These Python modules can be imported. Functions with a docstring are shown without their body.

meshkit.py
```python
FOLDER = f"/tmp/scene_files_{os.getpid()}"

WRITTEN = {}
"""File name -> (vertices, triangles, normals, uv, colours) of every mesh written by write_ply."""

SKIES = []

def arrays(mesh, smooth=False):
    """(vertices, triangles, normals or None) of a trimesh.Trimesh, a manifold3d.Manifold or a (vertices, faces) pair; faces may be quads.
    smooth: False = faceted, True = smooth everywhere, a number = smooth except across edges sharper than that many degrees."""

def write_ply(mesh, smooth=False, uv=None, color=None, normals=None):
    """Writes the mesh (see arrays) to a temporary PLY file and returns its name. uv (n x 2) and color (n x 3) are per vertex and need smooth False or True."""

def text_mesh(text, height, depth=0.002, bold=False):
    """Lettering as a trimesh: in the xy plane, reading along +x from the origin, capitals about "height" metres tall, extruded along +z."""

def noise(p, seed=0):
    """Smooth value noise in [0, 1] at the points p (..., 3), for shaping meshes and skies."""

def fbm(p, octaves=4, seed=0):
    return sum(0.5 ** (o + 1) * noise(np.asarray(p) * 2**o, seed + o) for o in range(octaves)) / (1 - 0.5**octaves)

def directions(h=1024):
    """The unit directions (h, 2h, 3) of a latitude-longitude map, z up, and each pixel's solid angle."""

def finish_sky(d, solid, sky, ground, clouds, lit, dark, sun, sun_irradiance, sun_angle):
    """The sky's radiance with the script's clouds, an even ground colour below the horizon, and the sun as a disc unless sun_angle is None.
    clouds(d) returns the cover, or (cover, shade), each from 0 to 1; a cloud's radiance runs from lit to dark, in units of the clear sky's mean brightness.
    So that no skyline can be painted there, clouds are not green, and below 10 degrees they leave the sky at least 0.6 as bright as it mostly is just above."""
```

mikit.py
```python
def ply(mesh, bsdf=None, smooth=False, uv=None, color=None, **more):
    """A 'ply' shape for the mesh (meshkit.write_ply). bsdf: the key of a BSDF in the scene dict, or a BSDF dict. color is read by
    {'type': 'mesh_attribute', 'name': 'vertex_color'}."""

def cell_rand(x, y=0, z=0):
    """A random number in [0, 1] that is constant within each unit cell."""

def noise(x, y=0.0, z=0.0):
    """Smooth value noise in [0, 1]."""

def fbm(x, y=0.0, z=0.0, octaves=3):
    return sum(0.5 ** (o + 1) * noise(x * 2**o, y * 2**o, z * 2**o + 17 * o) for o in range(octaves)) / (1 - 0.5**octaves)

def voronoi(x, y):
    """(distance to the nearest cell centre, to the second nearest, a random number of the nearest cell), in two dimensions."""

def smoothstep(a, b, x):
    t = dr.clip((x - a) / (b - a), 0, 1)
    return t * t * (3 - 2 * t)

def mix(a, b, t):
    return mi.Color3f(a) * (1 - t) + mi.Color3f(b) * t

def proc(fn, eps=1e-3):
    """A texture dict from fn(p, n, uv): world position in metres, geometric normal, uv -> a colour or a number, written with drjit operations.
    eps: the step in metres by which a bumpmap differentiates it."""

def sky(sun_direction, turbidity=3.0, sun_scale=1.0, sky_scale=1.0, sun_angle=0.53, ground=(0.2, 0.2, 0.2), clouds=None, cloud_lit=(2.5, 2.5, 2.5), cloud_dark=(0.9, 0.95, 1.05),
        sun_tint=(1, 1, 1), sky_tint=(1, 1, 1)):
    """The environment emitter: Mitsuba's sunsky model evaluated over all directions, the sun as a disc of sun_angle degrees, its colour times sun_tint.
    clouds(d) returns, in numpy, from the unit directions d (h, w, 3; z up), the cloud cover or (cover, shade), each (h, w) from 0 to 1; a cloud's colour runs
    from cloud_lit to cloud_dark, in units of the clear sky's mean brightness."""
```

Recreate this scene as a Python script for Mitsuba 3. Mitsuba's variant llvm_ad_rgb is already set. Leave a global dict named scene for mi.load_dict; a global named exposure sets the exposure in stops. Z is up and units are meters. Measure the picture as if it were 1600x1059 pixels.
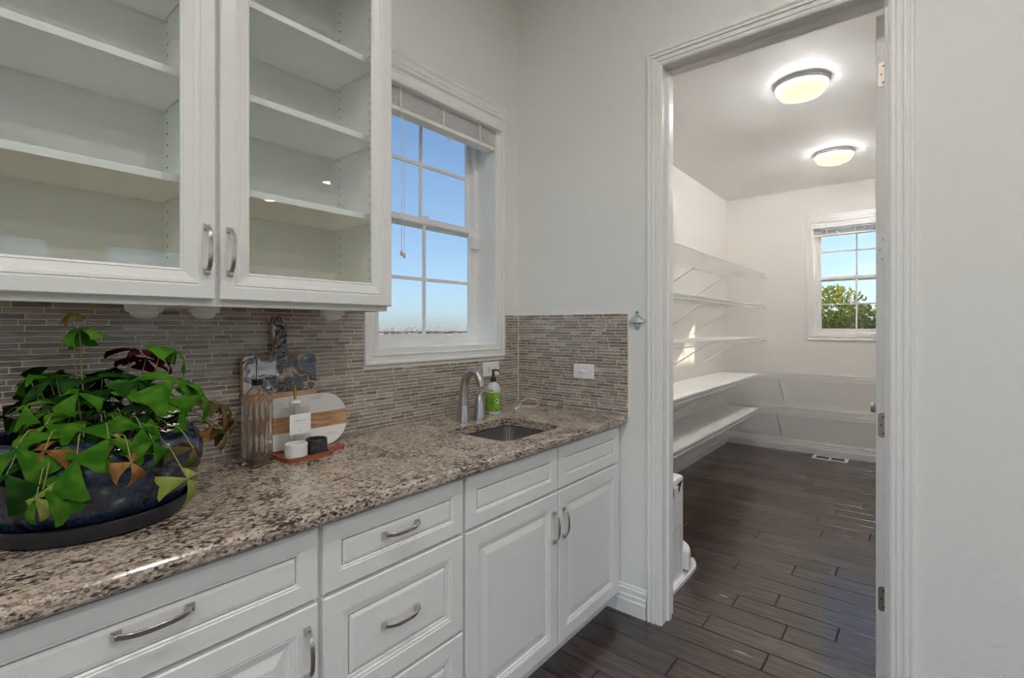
import math
import numpy as np, trimesh, mitsuba as mi, drjit as dr
import mikit, meshkit
from mikit import proc, noise, fbm, voronoi, smoothstep, mix, cell_rand
from shapely.geometry import Polygon, Point, box as sbox
from shapely import affinity

T = mi.ScalarTransform4f
scene, labels = {'type': 'scene'}, {}
RNG = np.random.default_rng(7)

# ------------------------------------------------------------------ camera
YAW = math.radians(39.2513)
FWD = (-math.sin(YAW), math.cos(YAW))
EYE = (0.0, 0.0, 1.3265)
scene['camera'] = {
    'type': 'perspective', 'fov_axis': 'x', 'fov': 2 * math.degrees(math.atan(800 / 772.08)),
    'principal_point_offset_y': (529.5 - 510.22) / 1059, 'near_clip': 0.02, 'far_clip': 60000.0,
    'to_world': T().look_at(origin=list(EYE), target=[FWD[0], FWD[1], EYE[2]], up=[0, 0, 1])}

# ------------------------------------------------------------------ sky, sun, exposure, ceiling lights
exposure = 0.0
SUN = np.array([0.89, 1.09, 0.87])


def small_clouds(d):
    az = np.arctan2(d[..., 1], d[..., 0])
    el = np.arcsin(np.clip(d[..., 2], -1, 1))
    p = np.stack([az * 9, el * 40, az * 0], -1)
    n = meshkit.fbm(p, 4, seed=3)
    band = np.clip(1 - np.abs(el - 0.09) / 0.05, 0, 1)
    return np.clip((n - 0.66) * 6, 0, 1) * band * 0.8


scene['sky'] = mikit.sky(SUN, turbidity=2.6, sun_scale=5.3, sky_scale=5.3, ground=(0.22, 0.21, 0.19), clouds=small_clouds, sky_tint=(0.94, 1.0, 1.07))
LAMP = 235.0          # radiance of the recessed ceiling lights
GLOBE = 345.0          # radiance of the bright rim of the two pantry ceiling lamps


# ------------------------------------------------------------------ materials
def two(b):
    return {'type': 'twosided', 'b': b}


def rgb(c):
    return {'type': 'rgb', 'value': list(c)}


def pr(key, color, rough=0.5, bump=None, spec=0.5, **more):
    b = {'type': 'principled', 'base_color': color if isinstance(color, dict) else rgb(color), 'roughness': rough, 'specular': spec, **more}
    if bump is not None:
        b = {'type': 'bumpmap', 'arbitrary': bump[0], 'scale': bump[1], 'bsdf': b}
    scene[key] = two(b)


def orange_peel(p, n, uv):
    return fbm(p.x * 95, p.y * 95, p.z * 95, 2)


pr('m_wall', (0.79, 0.79, 0.772), 0.6, (proc(orange_peel, 2e-3), 0.0016), spec=0.3)
pr('m_pantry_wall', (0.80, 0.785, 0.765), 0.6, (proc(orange_peel, 2e-3), 0.0012), spec=0.3)
pr('m_ceiling', (0.82, 0.815, 0.81), 0.7, (proc(lambda p, n, uv: fbm(p.x * 60, p.y * 60, p.z * 60, 2), 2e-3), 0.003), spec=0.3)
pr('m_trim', (0.82, 0.815, 0.81), 0.32)
pr('m_cabinet', (0.745, 0.750, 0.733), 0.36)
pr('m_shelf', (0.85, 0.865, 0.85), 0.4)
pr('m_underside', (0.66, 0.58, 0.43), 0.6)
pr('m_vinyl', (0.84, 0.84, 0.835), 0.35)
pr('m_plate', (0.84, 0.84, 0.84), 0.3)
pr('m_globe', (0.25, 0.22, 0.17), 0.3)
pr('m_dark', (0.02, 0.02, 0.022), 0.5)
pr('m_black_plastic', (0.014, 0.014, 0.016), 0.3)
pr('m_nickel', (0.56, 0.53, 0.50), 0.27, metallic=1.0)
pr('m_steel', (0.56, 0.55, 0.54), 0.30, metallic=1.0, anisotropic=0.6)
pr('m_hinge', (0.46, 0.40, 0.345), 0.28, metallic=0.95)
pr('m_hinge_dark', (0.06, 0.045, 0.038), 0.45, metallic=0.4)
pr('m_zinc', (0.62, 0.68, 0.65), 0.42, metallic=0.75)
pr('m_wire', (0.80, 0.81, 0.81), 0.35)
pr('m_dock', (0.82, 0.83, 0.85), 0.3)
pr('m_cord', (0.78, 0.76, 0.70), 0.5)
pr('m_tassel', (0.72, 0.60, 0.42), 0.5)
pr('m_marble', proc(lambda p, n, uv: mix((0.80, 0.79, 0.76), (0.66, 0.655, 0.63), smoothstep(0.55, 0.75, fbm(p.x * 30 + p.z * 12, p.y * 22, p.z * 38, 4)))), 0.25)
pr('m_white_stone', proc(lambda p, n, uv: mix((0.74, 0.735, 0.71), (0.6, 0.6, 0.585), smoothstep(0.6, 0.8, fbm(p.x * 60, p.y * 60, p.z * 60, 3)))), 0.35)
pr('m_black_stone', proc(lambda p, n, uv: mix((0.02, 0.021, 0.024), (0.055, 0.057, 0.062), smoothstep(0.5, 0.75, fbm(p.x * 90, p.y * 90, p.z * 50, 3)))), 0.45)


def acacia(p, n, uv):
    g = fbm(p.y * 14, p.z * 130 + fbm(p.y * 9, p.z * 12, 0) * 4, p.x * 60, 3)
    return mix((0.56, 0.33, 0.175), (0.36, 0.185, 0.085), smoothstep(0.35, 0.7, g))


def redwood(p, n, uv):
    g = fbm(p.x * 120, p.y * 10, p.z * 90, 3)
    return mix((0.30, 0.085, 0.04), (0.17, 0.04, 0.02), smoothstep(0.35, 0.7, g))


def granite(p, n, uv):
    w = fbm(p.x * 14, p.y * 14, p.z * 14, 2)
    a = fbm(p.x * 180 + 3 * w, p.y * 130, p.z * 180 + 3, 3)
    b = fbm(p.x * 330 + 40, p.y * 260 + 3 * w, p.z * 330, 2)
    q = fbm(p.x * 130 + 9, p.y * 95 + 5, p.z * 130, 3)
    c = mix((0.475, 0.40, 0.325), (0.25, 0.20, 0.16), smoothstep(0.42, 0.60, q))
    c = mix(c, (0.56, 0.505, 0.435), smoothstep(0.53, 0.69, b) * 0.8)
    c = mix(c, (0.13, 0.095, 0.08), smoothstep(0.535, 0.60, a + 0.45 * (w - 0.5)) * 0.9)
    return mix(c, (0.030, 0.025, 0.024), smoothstep(0.655, 0.70, a + 0.45 * (w - 0.5)))


pr('m_wood', proc(acacia), 0.42)
pr('m_tray', proc(redwood), 0.38)
pr('m_granite', proc(granite), 0.17, spec=0.5)


def resin(p, n, uv):
    w = fbm(p.y * 16, p.z * 16, 3.1, 3)
    a = fbm(p.y * 15 + 3 * w, p.z * 13 + 2 * w, 0.4, 3)
    b = fbm(p.y * 13 + 5 + 3 * w, p.z * 11 - 3 * w, 7.7, 3)
    left = smoothstep(0.83, 0.74, p.y)
    c = mix((0.010, 0.011, 0.014), (0.035, 0.055, 0.085), smoothstep(0.46, 0.60, a))
    c = mix(c, (0.50, 0.52, 0.54), smoothstep(0.52, 0.57, b * 0.62 + left * 0.32))
    c = mix(c, (0.30, 0.20, 0.15), smoothstep(0.555, 0.57, a) * (1 - smoothstep(0.61, 0.63, a)))
    return mix(c, (0.55, 0.36, 0.12), smoothstep(0.47, 0.48, w) * (1 - smoothstep(0.50, 0.51, w)) * smoothstep(0.49, 0.53, b))


pr('m_resin', proc(resin), 0.07, (proc(lambda p, n, uv: fbm(p.y * 60, p.z * 60, 0, 2)), 0.006), spec=0.9, clearcoat=1.0, clearcoat_gloss=0.98)


def glaze(p, n, uv):
    s = noise(p.x * 420, p.y * 420, p.z * 420)
    w = fbm(p.x * 22, p.y * 22, p.z * 14, 3)
    run = noise(p.x * 55, p.y * 55, p.z * 3)
    c = mix((0.006, 0.012, 0.030), (0.028, 0.055, 0.11), smoothstep(0.35, 0.75, s) * smoothstep(0.35, 0.6, w))
    return mix(c, (0.005, 0.005, 0.007), smoothstep(0.74, 0.80, run))


pr('m_glaze', proc(glaze), 0.12, spec=0.7, clearcoat=0.6)
pr('m_saucer', (0.020, 0.021, 0.027), 0.5)
pr('m_soil', proc(lambda p, n, uv: mix((0.02, 0.015, 0.01), (0.07, 0.05, 0.03), noise(p.x * 300, p.y * 300, p.z * 300))), 0.9)


def leafmat(key, a, b, trans, rough=0.42):
    def f(p, n, uv):
        return mix(a, b, smoothstep(0.3, 0.75, fbm(p.x * 45, p.y * 45, p.z * 45, 2)))
    scene[key] = {'type': 'principledthin', 'base_color': proc(f), 'roughness': rough, 'diff_trans': trans, 'spec_trans': 0.0}


leafmat('m_leaf_g', (0.035, 0.135, 0.012), (0.085, 0.22, 0.022), 0.45)
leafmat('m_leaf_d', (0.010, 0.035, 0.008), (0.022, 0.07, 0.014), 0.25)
leafmat('m_leaf_y', (0.22, 0.30, 0.06), (0.34, 0.36, 0.11), 0.5)
leafmat('m_leaf_r', (0.045, 0.008, 0.01), (0.08, 0.014, 0.014), 0.35)
leafmat('m_leaf_o', (0.07, 0.08, 0.03), (0.15, 0.09, 0.05), 0.4)
leafmat('m_leaf_b', (0.22, 0.09, 0.03), (0.36, 0.20, 0.07), 0.4)
leafmat('m_leaf_t', (0.36, 0.24, 0.10), (0.30, 0.28, 0.09), 0.5)
leafmat('m_tree_leaf', (0.26, 0.33, 0.06), (0.50, 0.52, 0.16), 0.8, 0.5)
pr('m_stem', (0.20, 0.20, 0.07), 0.5)
pr('m_petal', (0.80, 0.78, 0.70), 0.5)
pr('m_red', (0.45, 0.02, 0.015), 0.4)
pr('m_bark', (0.12, 0.085, 0.055), 0.9)

# mosaic tiles: each a few tones of grey and taupe; stone ones are matt, glass ones glossy
TILES = [(0.32, 0.267, 0.225), (0.255, 0.20, 0.165), (0.29, 0.26, 0.23), (0.20, 0.168, 0.145), (0.38, 0.33, 0.28), (0.22, 0.198, 0.176), (0.31, 0.26, 0.226), (0.40, 0.36, 0.315)]
for i, c in enumerate(TILES):
    def tf(p, n, uv, c=c, i=i):
        g = fbm((p.x + p.y) * 28, p.z * 240, i * 3.3, 2)
        return mix([v * 0.80 for v in c], [v * 1.22 for v in c], smoothstep(0.25, 0.75, g))
    rough = (0.12, 0.16, 0.10, 0.10, 0.30, 0.08, 0.22, 0.13)[i]
    pr(f'm_tile_{i}', proc(tf), rough, (proc(lambda p, n, uv: fbm((p.x + p.y) * 70, p.z * 260, 1.5, 2)), 0.0011), spec=0.6)
pr('m_grout', (0.74, 0.70, 0.63), 0.85)

PLANKS = [(0.030, 0.0170, 0.0130), (0.038, 0.0225, 0.0175), (0.025, 0.0145, 0.012), (0.047, 0.030, 0.0235), (0.033, 0.021, 0.017)]
for i, c in enumerate(PLANKS):
    def pf(p, n, uv, c=c, i=i):
        g = fbm(p.x * 7 + i * 5, p.y * 130 + 3 * fbm(p.x * 3, p.y * 12, i), i, 3)
        return mix([v * 0.62 for v in c], [v * 1.35 for v in c], smoothstep(0.25, 0.75, g))
    pr(f'm_plank_{i}', proc(pf), 0.17, (proc(lambda p, n, uv, i=i: 0.75 * fbm(p.x * 2.2 + 7 * i, p.y * 34, i, 2) + 0.25 * fbm(p.x * 9, p.y * 170, i, 2)), 0.0022), spec=1.0, clearcoat=0.6, clearcoat_gloss=0.93)
pr('m_subfloor', (0.02, 0.015, 0.013), 0.6)
pr('m_far_floor', (0.068, 0.05, 0.043), 0.25)
pr('m_filler', proc(lambda p, n, uv: mix((0.35, 0.25, 0.16), (0.16, 0.10, 0.07), noise(p.x * 220, p.y * 220, 0))), 0.5)

scene['m_glass'] = {'type': 'thindielectric', 'int_ior': 1.5}
scene['m_cabinet_glass'] = {'type': 'thindielectric', 'int_ior': 1.5, 'specular_transmittance': rgb((0.945, 0.970, 0.960))}
scene['m_bottle_glass'] = {'type': 'dielectric', 'int_ior': 1.5, 'specular_transmittance': rgb((0.975, 0.955, 0.925))}
scene['m_clear_glass'] = {'type': 'thindielectric', 'int_ior': 1.5, 'specular_transmittance': rgb((0.93, 0.93, 0.91))}
pr('m_gold', (0.55, 0.36, 0.14), 0.25, metallic=1.0)
pr('m_label', (0.78, 0.78, 0.80), 0.5)
pr('m_print', (0.22, 0.22, 0.24), 0.6)
pr('m_soap_bottle', (0.60, 0.64, 0.60), 0.2)
pr('m_soap_label', proc(lambda p, n, uv: mix((0.13, 0.29, 0.02), (0.23, 0.40, 0.04), smoothstep(0.35, 0.65, fbm(p.x * 60, p.y * 60, p.z * 40, 2)))), 0.3)
pr('m_olive', (0.10, 0.17, 0.02), 0.4)
pr('m_far_land', proc(lambda p, n, uv: mix((0.13, 0.145, 0.085), (0.25, 0.225, 0.17), smoothstep(0.35, 0.65, fbm(p.x * 0.004, p.y * 0.004, 0, 3)))), 1.0, spec=0.0)
pr('m_far_tower', (0.30, 0.30, 0.29), 0.8)
pr('m_far_house', (0.42, 0.38, 0.35), 0.9)
pr('m_far_roof', (0.13, 0.115, 0.11), 0.9)


# ------------------------------------------------------------------ mesh helpers
def quads_to_mesh(v, q):
    q = np.asarray(q)
    f = np.vstack([q[:, [0, 1, 2]], q[:, [0, 2, 3]]])
    f = f[(f[:, 0] != f[:, 1]) & (f[:, 1] != f[:, 2]) & (f[:, 0] != f[:, 2])]
    return trimesh.Trimesh(np.asarray(v, float), f, process=False)


def cat(ms):
    ms = [m for m in ms if m is not None]
    return ms[0] if len(ms) == 1 else trimesh.util.concatenate(ms)


def bx(x0, x1, y0, y1, z0, z1, b=0.0):
    """A box; b > 0 chamfers all its edges."""
    if b <= 0:
        m = trimesh.creation.box((x1 - x0, y1 - y0, z1 - z0))
        m.apply_translation(((x0 + x1) / 2, (y0 + y1) / 2, (z0 + z1) / 2))
        return m
    pts = []
    for (X, i) in ((x0, 1), (x1, -1)):
        for (Y, j) in ((y0, 1), (y1, -1)):
            for (Z, k) in ((z0, 1), (z1, -1)):
                pts += [(X, Y + j * b, Z + k * b), (X + i * b, Y, Z + k * b), (X + i * b, Y + j * b, Z)]
    return trimesh.convex.convex_hull(np.array(pts))


# planes: a point of the plane's own (a, b, d) -> world; d is the distance out of the wall towards the viewer
def on_left(x):
    return lambda a, b, d: (x + d, a, b)          # a = y, b = z


def on_door_wall(y):
    return lambda a, b, d: (a, y - d, b)          # a = x, b = z


def ring_profile(plane, rect, prof, cap=False, closed=False, bottom_open=False):
    """Nested rectangles: prof = [(inset, out)...] from the outer edge inwards. cap closes the last one, closed joins the last to the first.
    bottom_open: legs and head only, running down to rect's b0 (a door casing)."""
    a0, a1, b0, b1 = rect
    v = []
    for ins, out in prof:
        c = [(a0 + ins, b0 if bottom_open else b0 + ins), (a0 + ins, b1 - ins), (a1 - ins, b1 - ins), (a1 - ins, b0 if bottom_open else b0 + ins)]
        v += [plane(a, b, out) for a, b in c]
    n, q = len(prof), []
    segs = (0, 1, 2) if bottom_open else (0, 1, 2, 3)
    for i in range(n if closed else n - 1):
        j = (i + 1) % n
        for k in segs:
            k2 = (k + 1) % 4
            q.append((4 * i + k, 4 * i + k2, 4 * j + k2, 4 * j + k))
    if cap:
        q.append(tuple(4 * (n - 1) + k for k in range(4)))
    m = quads_to_mesh(v, q)
    if bottom_open and closed:
        for side in (0, 3):
            poly = Polygon(prof)
            vv, ff = trimesh.creation.triangulate_polygon(poly, engine='earcut')
            s = 1 if side == 0 else -1
            base = a0 if side == 0 else a1
            m = cat([m, trimesh.Trimesh([plane(base + s * p[0], b0, p[1]) for p in vv], ff, process=False)])
    return m


def lathe(prof, center=(0, 0, 0), n=40):
    """Revolves [(r, z)...] about the vertical through center."""
    t = np.arange(n) * 2 * math.pi / n
    v = np.array([(r * math.cos(a), r * math.sin(a), z) for r, z in prof for a in t]) + center
    q = [(i * n + k, i * n + (k + 1) % n, (i + 1) * n + (k + 1) % n, (i + 1) * n + k) for i in range(len(prof) - 1) for k in range(n)]
    return quads_to_mesh(v, q)


def tube(pts, r, n=8, caps=True, flat=None, up=(0, 0, 1)):
    """Sweeps a round (or flat=(w, h) rectangular) section along pts."""
    p = np.asarray(pts, float)
    r = np.broadcast_to(r, (len(p),))
    t = np.gradient(p, axis=0)
    t /= np.linalg.norm(t, axis=1, keepdims=True) + 1e-12
    u = np.asarray(up, float)
    a = np.cross(t, u)
    bad = np.linalg.norm(a, axis=1) < 1e-3
    a[bad] = np.cross(t[bad], (1, 0.2, 0))
    a /= np.linalg.norm(a, axis=1, keepdims=True)
    for i in range(1, len(a)):
        if a[i] @ a[i - 1] < 0:
            a[i] = -a[i]
    b = np.cross(t, a)
    if flat is None:
        ang = np.arange(n) * 2 * math.pi / n
        sec = np.stack([np.cos(ang), np.sin(ang)], 1)
    else:
        w, h = flat
        k = 0.25 * min(w, h)
        sec = np.array([(w / 2, h / 2 - k), (w / 2 - k, h / 2), (-w / 2 + k, h / 2), (-w / 2, h / 2 - k), (-w / 2, -h / 2 + k), (-w / 2 + k, -h / 2), (w / 2 - k, -h / 2), (w / 2, -h / 2 + k)])
        n = len(sec)
    v = (p[:, None] + r[:, None, None] * (sec[None, :, :1] * a[:, None] + sec[None, :, 1:] * b[:, None])).reshape(-1, 3)
    q = [(i * n + k, i * n + (k + 1) % n, (i + 1) * n + (k + 1) % n, (i + 1) * n + k) for i in range(len(p) - 1) for k in range(n)]
    m = quads_to_mesh(v, q)
    if caps:
        f = [[0, k + 1, k] for k in range(1, n - 1)] + [[(len(p) - 1) * n, (len(p) - 1) * n + k, (len(p) - 1) * n + k + 1] for k in range(1, n - 1)]
        m = trimesh.Trimesh(m.vertices, np.vstack([m.faces, f]), process=False)
    return m


def curve(pts, n=16):
    """A smooth (Catmull-Rom) line through pts."""
    p = np.asarray(pts, float)
    p = np.vstack([2 * p[0] - p[1], p, 2 * p[-1] - p[-2]])
    out = []
    for i in range(1, len(p) - 2):
        for t in np.linspace(0, 1, n, endpoint=False):
            out.append(0.5 * (2 * p[i] + (p[i + 1] - p[i - 1]) * t + (2 * p[i - 1] - 5 * p[i] + 4 * p[i + 1] - p[i + 2]) * t ** 2 + (3 * p[i] - p[i - 1] - 3 * p[i + 1] + p[i + 2]) * t ** 3))
    return np.array(out + [p[-2]])


def extrude(poly, plane, d0, d1):
    """A flat outline (a, b) between distances d0 and d1 out of the plane."""
    m = trimesh.creation.extrude_polygon(poly, d1 - d0, engine='earcut')
    m.vertices = np.array([plane(a, b, d + d0) for a, b, d in m.vertices])
    m.fix_normals()
    return m


def slab(poly, z0, z1):
    m = trimesh.creation.extrude_polygon(poly, z1 - z0, engine='earcut')
    m.apply_translation((0, 0, z0))
    return m


def put(key, mesh, m, label=None, cat=None, group=None, kind=None, smooth=False, **more):
    base, i = key, 0
    while key in scene:
        i += 1
        key = f'{base}_{i:03d}'
    scene[key] = mesh if isinstance(mesh, dict) else mikit.ply(mesh, m, smooth=smooth, **more)
    note(key, label, cat, group, kind)
    return key


def note(key, label=None, cat=None, group=None, kind=None):
    d = {k: v for k, v in dict(label=label, category=cat, group=group, kind=kind).items() if v}
    if d:
        labels.setdefault(key, {}).update(d)


def thing(name, label, cat, group=None):
    key, i = name, 0
    while key in labels:
        i += 1
        key = f'{name}_{i:03d}'
    note(key, label, cat, group)
    return key


# ------------------------------------------------------------------ the setting
XA, YB, YF, ZC, ZH = -1.691, 2.122, 5.987, 2.776, 3.30      # ZC: pantry ceiling, ZH: kitchen ceiling
W1 = (1.206, 1.928, 1.238, 2.41)           # window over the sink, in the left wall: y0, y1, z0, z1
W2 = (-0.825, -0.105, 1.252, 2.41)         # pantry window, in the far wall: x0, x1, z0, z1
DR = (-0.870, -0.074, 2.482)               # pantry doorway in the door wall: x0, x1, top
PX1 = 0.75                                 # right wall of the pantry, where the great room starts

L, Dw = on_left(XA), on_door_wall(YB)
poly = sbox(-4.0, 0, YB + 0.06, ZH).difference(sbox(*[W1[0], W1[2], W1[1], W1[3]]))
put('wall_left', extrude(poly, L, -0.17, 0), 'm_wall', 'pale grey wall with the cabinets, the tile backsplash and the sink window', kind='structure')
put('wall_pantry_left', extrude(sbox(YB + 0.06, 0, YF + 0.17, ZH), L, -0.17, 0), 'm_pantry_wall', 'warm white pantry wall that carries the wire shelves', kind='structure')
poly = sbox(XA, 0, PX1, ZH).difference(sbox(DR[0] - 0.02, -1, DR[1] + 0.02, DR[2] + 0.02))
put('wall_door', extrude(poly, Dw, -0.116, 0), 'm_wall', 'pale grey wall with the doorway to the pantry', kind='structure')
F = on_door_wall(YF)
poly = sbox(XA, 0, PX1 + 0.116, ZH).difference(sbox(W2[0], W2[2], W2[1], W2[3]))
put('wall_pantry_far', extrude(poly, F, -0.17, 0), 'm_pantry_wall', 'warm white far pantry wall with a window', kind='structure')
put('wall_pantry_right', bx(PX1, PX1 + 0.116, YB, YF, 0, ZH), 'm_pantry_wall', kind='structure')
put('ceiling_pantry', bx(XA, PX1, YB + 0.116, YF, ZC, ZC + 0.10), 'm_ceiling', 'white textured pantry ceiling', kind='structure')
put('ceiling', bx(XA - 0.17, 6.4, -4.17, YF + 0.17, ZH, ZH + 0.12), 'm_ceiling', kind='structure')
# the open room behind and to the right of the camera, with its tall windows
poly = sbox(XA - 0.17, 0, 6.4, ZH)
for x0 in (-0.6, 1.2, 3.0):
    poly = poly.difference(sbox(x0, 0.1, x0 + 1.6, 2.5))
put('wall_back', extrude(poly, on_door_wall(-4.0), 0, 0.17), 'm_wall', kind='structure')
poly = sbox(-4.0, 0, YF + 0.17, ZH)
for y0 in (-2.6, -0.4, 1.8):
    poly = poly.difference(sbox(y0, 0.1, y0 + 1.6, 2.5))
put('wall_right', extrude(poly, on_left(6.2), 0, 0.2), 'm_wall', kind='structure')
poly = sbox(PX1 + 0.116, 0, 6.2, ZH)
for x0 in (1.2, 3.1):
    poly = poly.difference(sbox(x0, 0.1, x0 + 1.6, 2.5))
put('wall_great_room_far', extrude(poly, F, -0.17, 0), 'm_wall', kind='structure')

put('wall_wing', bx(PX1, PX1 + 0.116, YF + 0.18, 11.5, -0.3, 3.37), 'm_wall', 'outside wall of the great room running on past the pantry', kind='structure')

# floor: hand-scraped planks across the view, laid one by one where they are seen
put('floor', bx(XA - 0.17, 6.4, -4.17, YF + 0.17, -0.10, -0.006), 'm_subfloor', 'dark brown hand-scraped hardwood floor', kind='structure')
PW, PY0 = 0.12965, 1.825
JOINTS = {-2: [-0.95, 0.05], -1: [-1.25, -0.35], 0: [-0.74, 0.25], 1: [-1.2, -0.28, 0.6], 2: [-0.462, 0.4], 3: [-0.733, 0.35], 4: [-0.441, 0.5], 5: [-0.677, -0.261, 0.45], 6: [-0.521, 0.3], 7: [-0.922, 0.2],
          8: [-0.770, 0.1], 9: [-0.516, 0.4], 10: [-0.332, 0.55], 11: [-1.2, -0.15], 12: [-0.778, 0.05], 13: [-0.923, 0.33], 14: [-0.466, 0.4], 15: [-0.844, -0.222], 16: [-0.524, 0.3], 17: [-1.1, -0.02], 18: [-0.442, 0.5],
          19: [-0.931, 0.1], 20: [-1.3, -0.3], 21: [-0.7, 0.2], 22: [-1.185, -0.25], 23: [-0.683, 0.15]}
for k in range(-8, 33):
    y0, y1 = PY0 + PW * k, PY0 + PW * (k + 1)
    if y0 > YF - 0.01:
        break
    y1 = min(y1, YF - 0.001)
    cuts = JOINTS.get(k) or sorted({round(-1.45 + ((k * 0.617) % 1.0) * 0.9 + 0.93 * j, 3) for j in range(3)})
    cuts = [XA + 0.002] + [c for c in cuts if XA + 0.15 < c < PX1 - 0.1] + [PX1 - 0.002 if y0 > YB else 1.2]
    for a, b in zip(cuts[:-1], cuts[1:]):
        m = bx(a + 0.0016, b - 0.0016, y0 + 0.0016, y1 - 0.0016, -0.0058, 0.0, 0.0028)
        put('floor__plank', m, f'm_plank_{int(RNG.integers(0, len(PLANKS)))}')
put('floor__filler_patch', slab(affinity.translate(affinity.scale(Point(0, 0).buffer(1, 6), 0.038, 0.008), -0.545, 2.146), 0.0001, 0.0009), 'm_filler', label='tan filled spot in a plank')
put('floor__filler_patch', slab(affinity.translate(affinity.scale(Point(0, 0).buffer(1, 6), 0.022, 0.005), -0.735, 2.545), 0.0001, 0.0009), 'm_filler', label='small tan filled spot in a plank')
for i, (x0, x1, y0, y1) in enumerate([(XA, 6.2, -4.0, PY0 - 8 * PW), (1.2, 6.2, PY0 - 8 * PW, YB), (PX1 + 0.116, 6.2, YB, YF)]):
    put('floor__far_boards', bx(x0 + 0.002, x1 - 0.002, y0 + 0.002, y1 - 0.002, -0.0058, 0.0), 'm_far_floor')

# baseboards: stepped profile (distance out, height)
BP = [(0, 0), (0.017, 0), (0.017, 0.062), (0.013, 0.067), (0.013, 0.084), (0.0085, 0.090), (0.0085, 0.112), (0.004, 0.118), (0.004, 0.126), (0, 0.130)]


def board(p0, p1, out):
    """The baseboard profile run along the floor from p0 to p1; out = unit direction away from the wall."""
    v = [(p[0] + out[0] * d, p[1] + out[1] * d, h) for p in (p0, p1) for d, h in BP]
    n = len(BP)
    return quads_to_mesh(v, [(i, (i + 1) % n, n + (i + 1) % n, n + i) for i in range(n)])


put('baseboard_door_wall', board((XA, YB), (DR[0] - 0.073, YB), (0, -1)), 'm_trim', kind='structure')
put('baseboard_door_wall_right', board((DR[1] + 0.076, YB), (PX1, YB), (0, -1)), 'm_trim', kind='structure')
put('baseboard_pantry_left', board((XA, YB + 0.116), (XA, YF), (1, 0)), 'm_trim', kind='structure')
put('baseboard_pantry_far', board((XA, YF), (PX1, YF), (0, -1)), 'm_trim', kind='structure')

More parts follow.
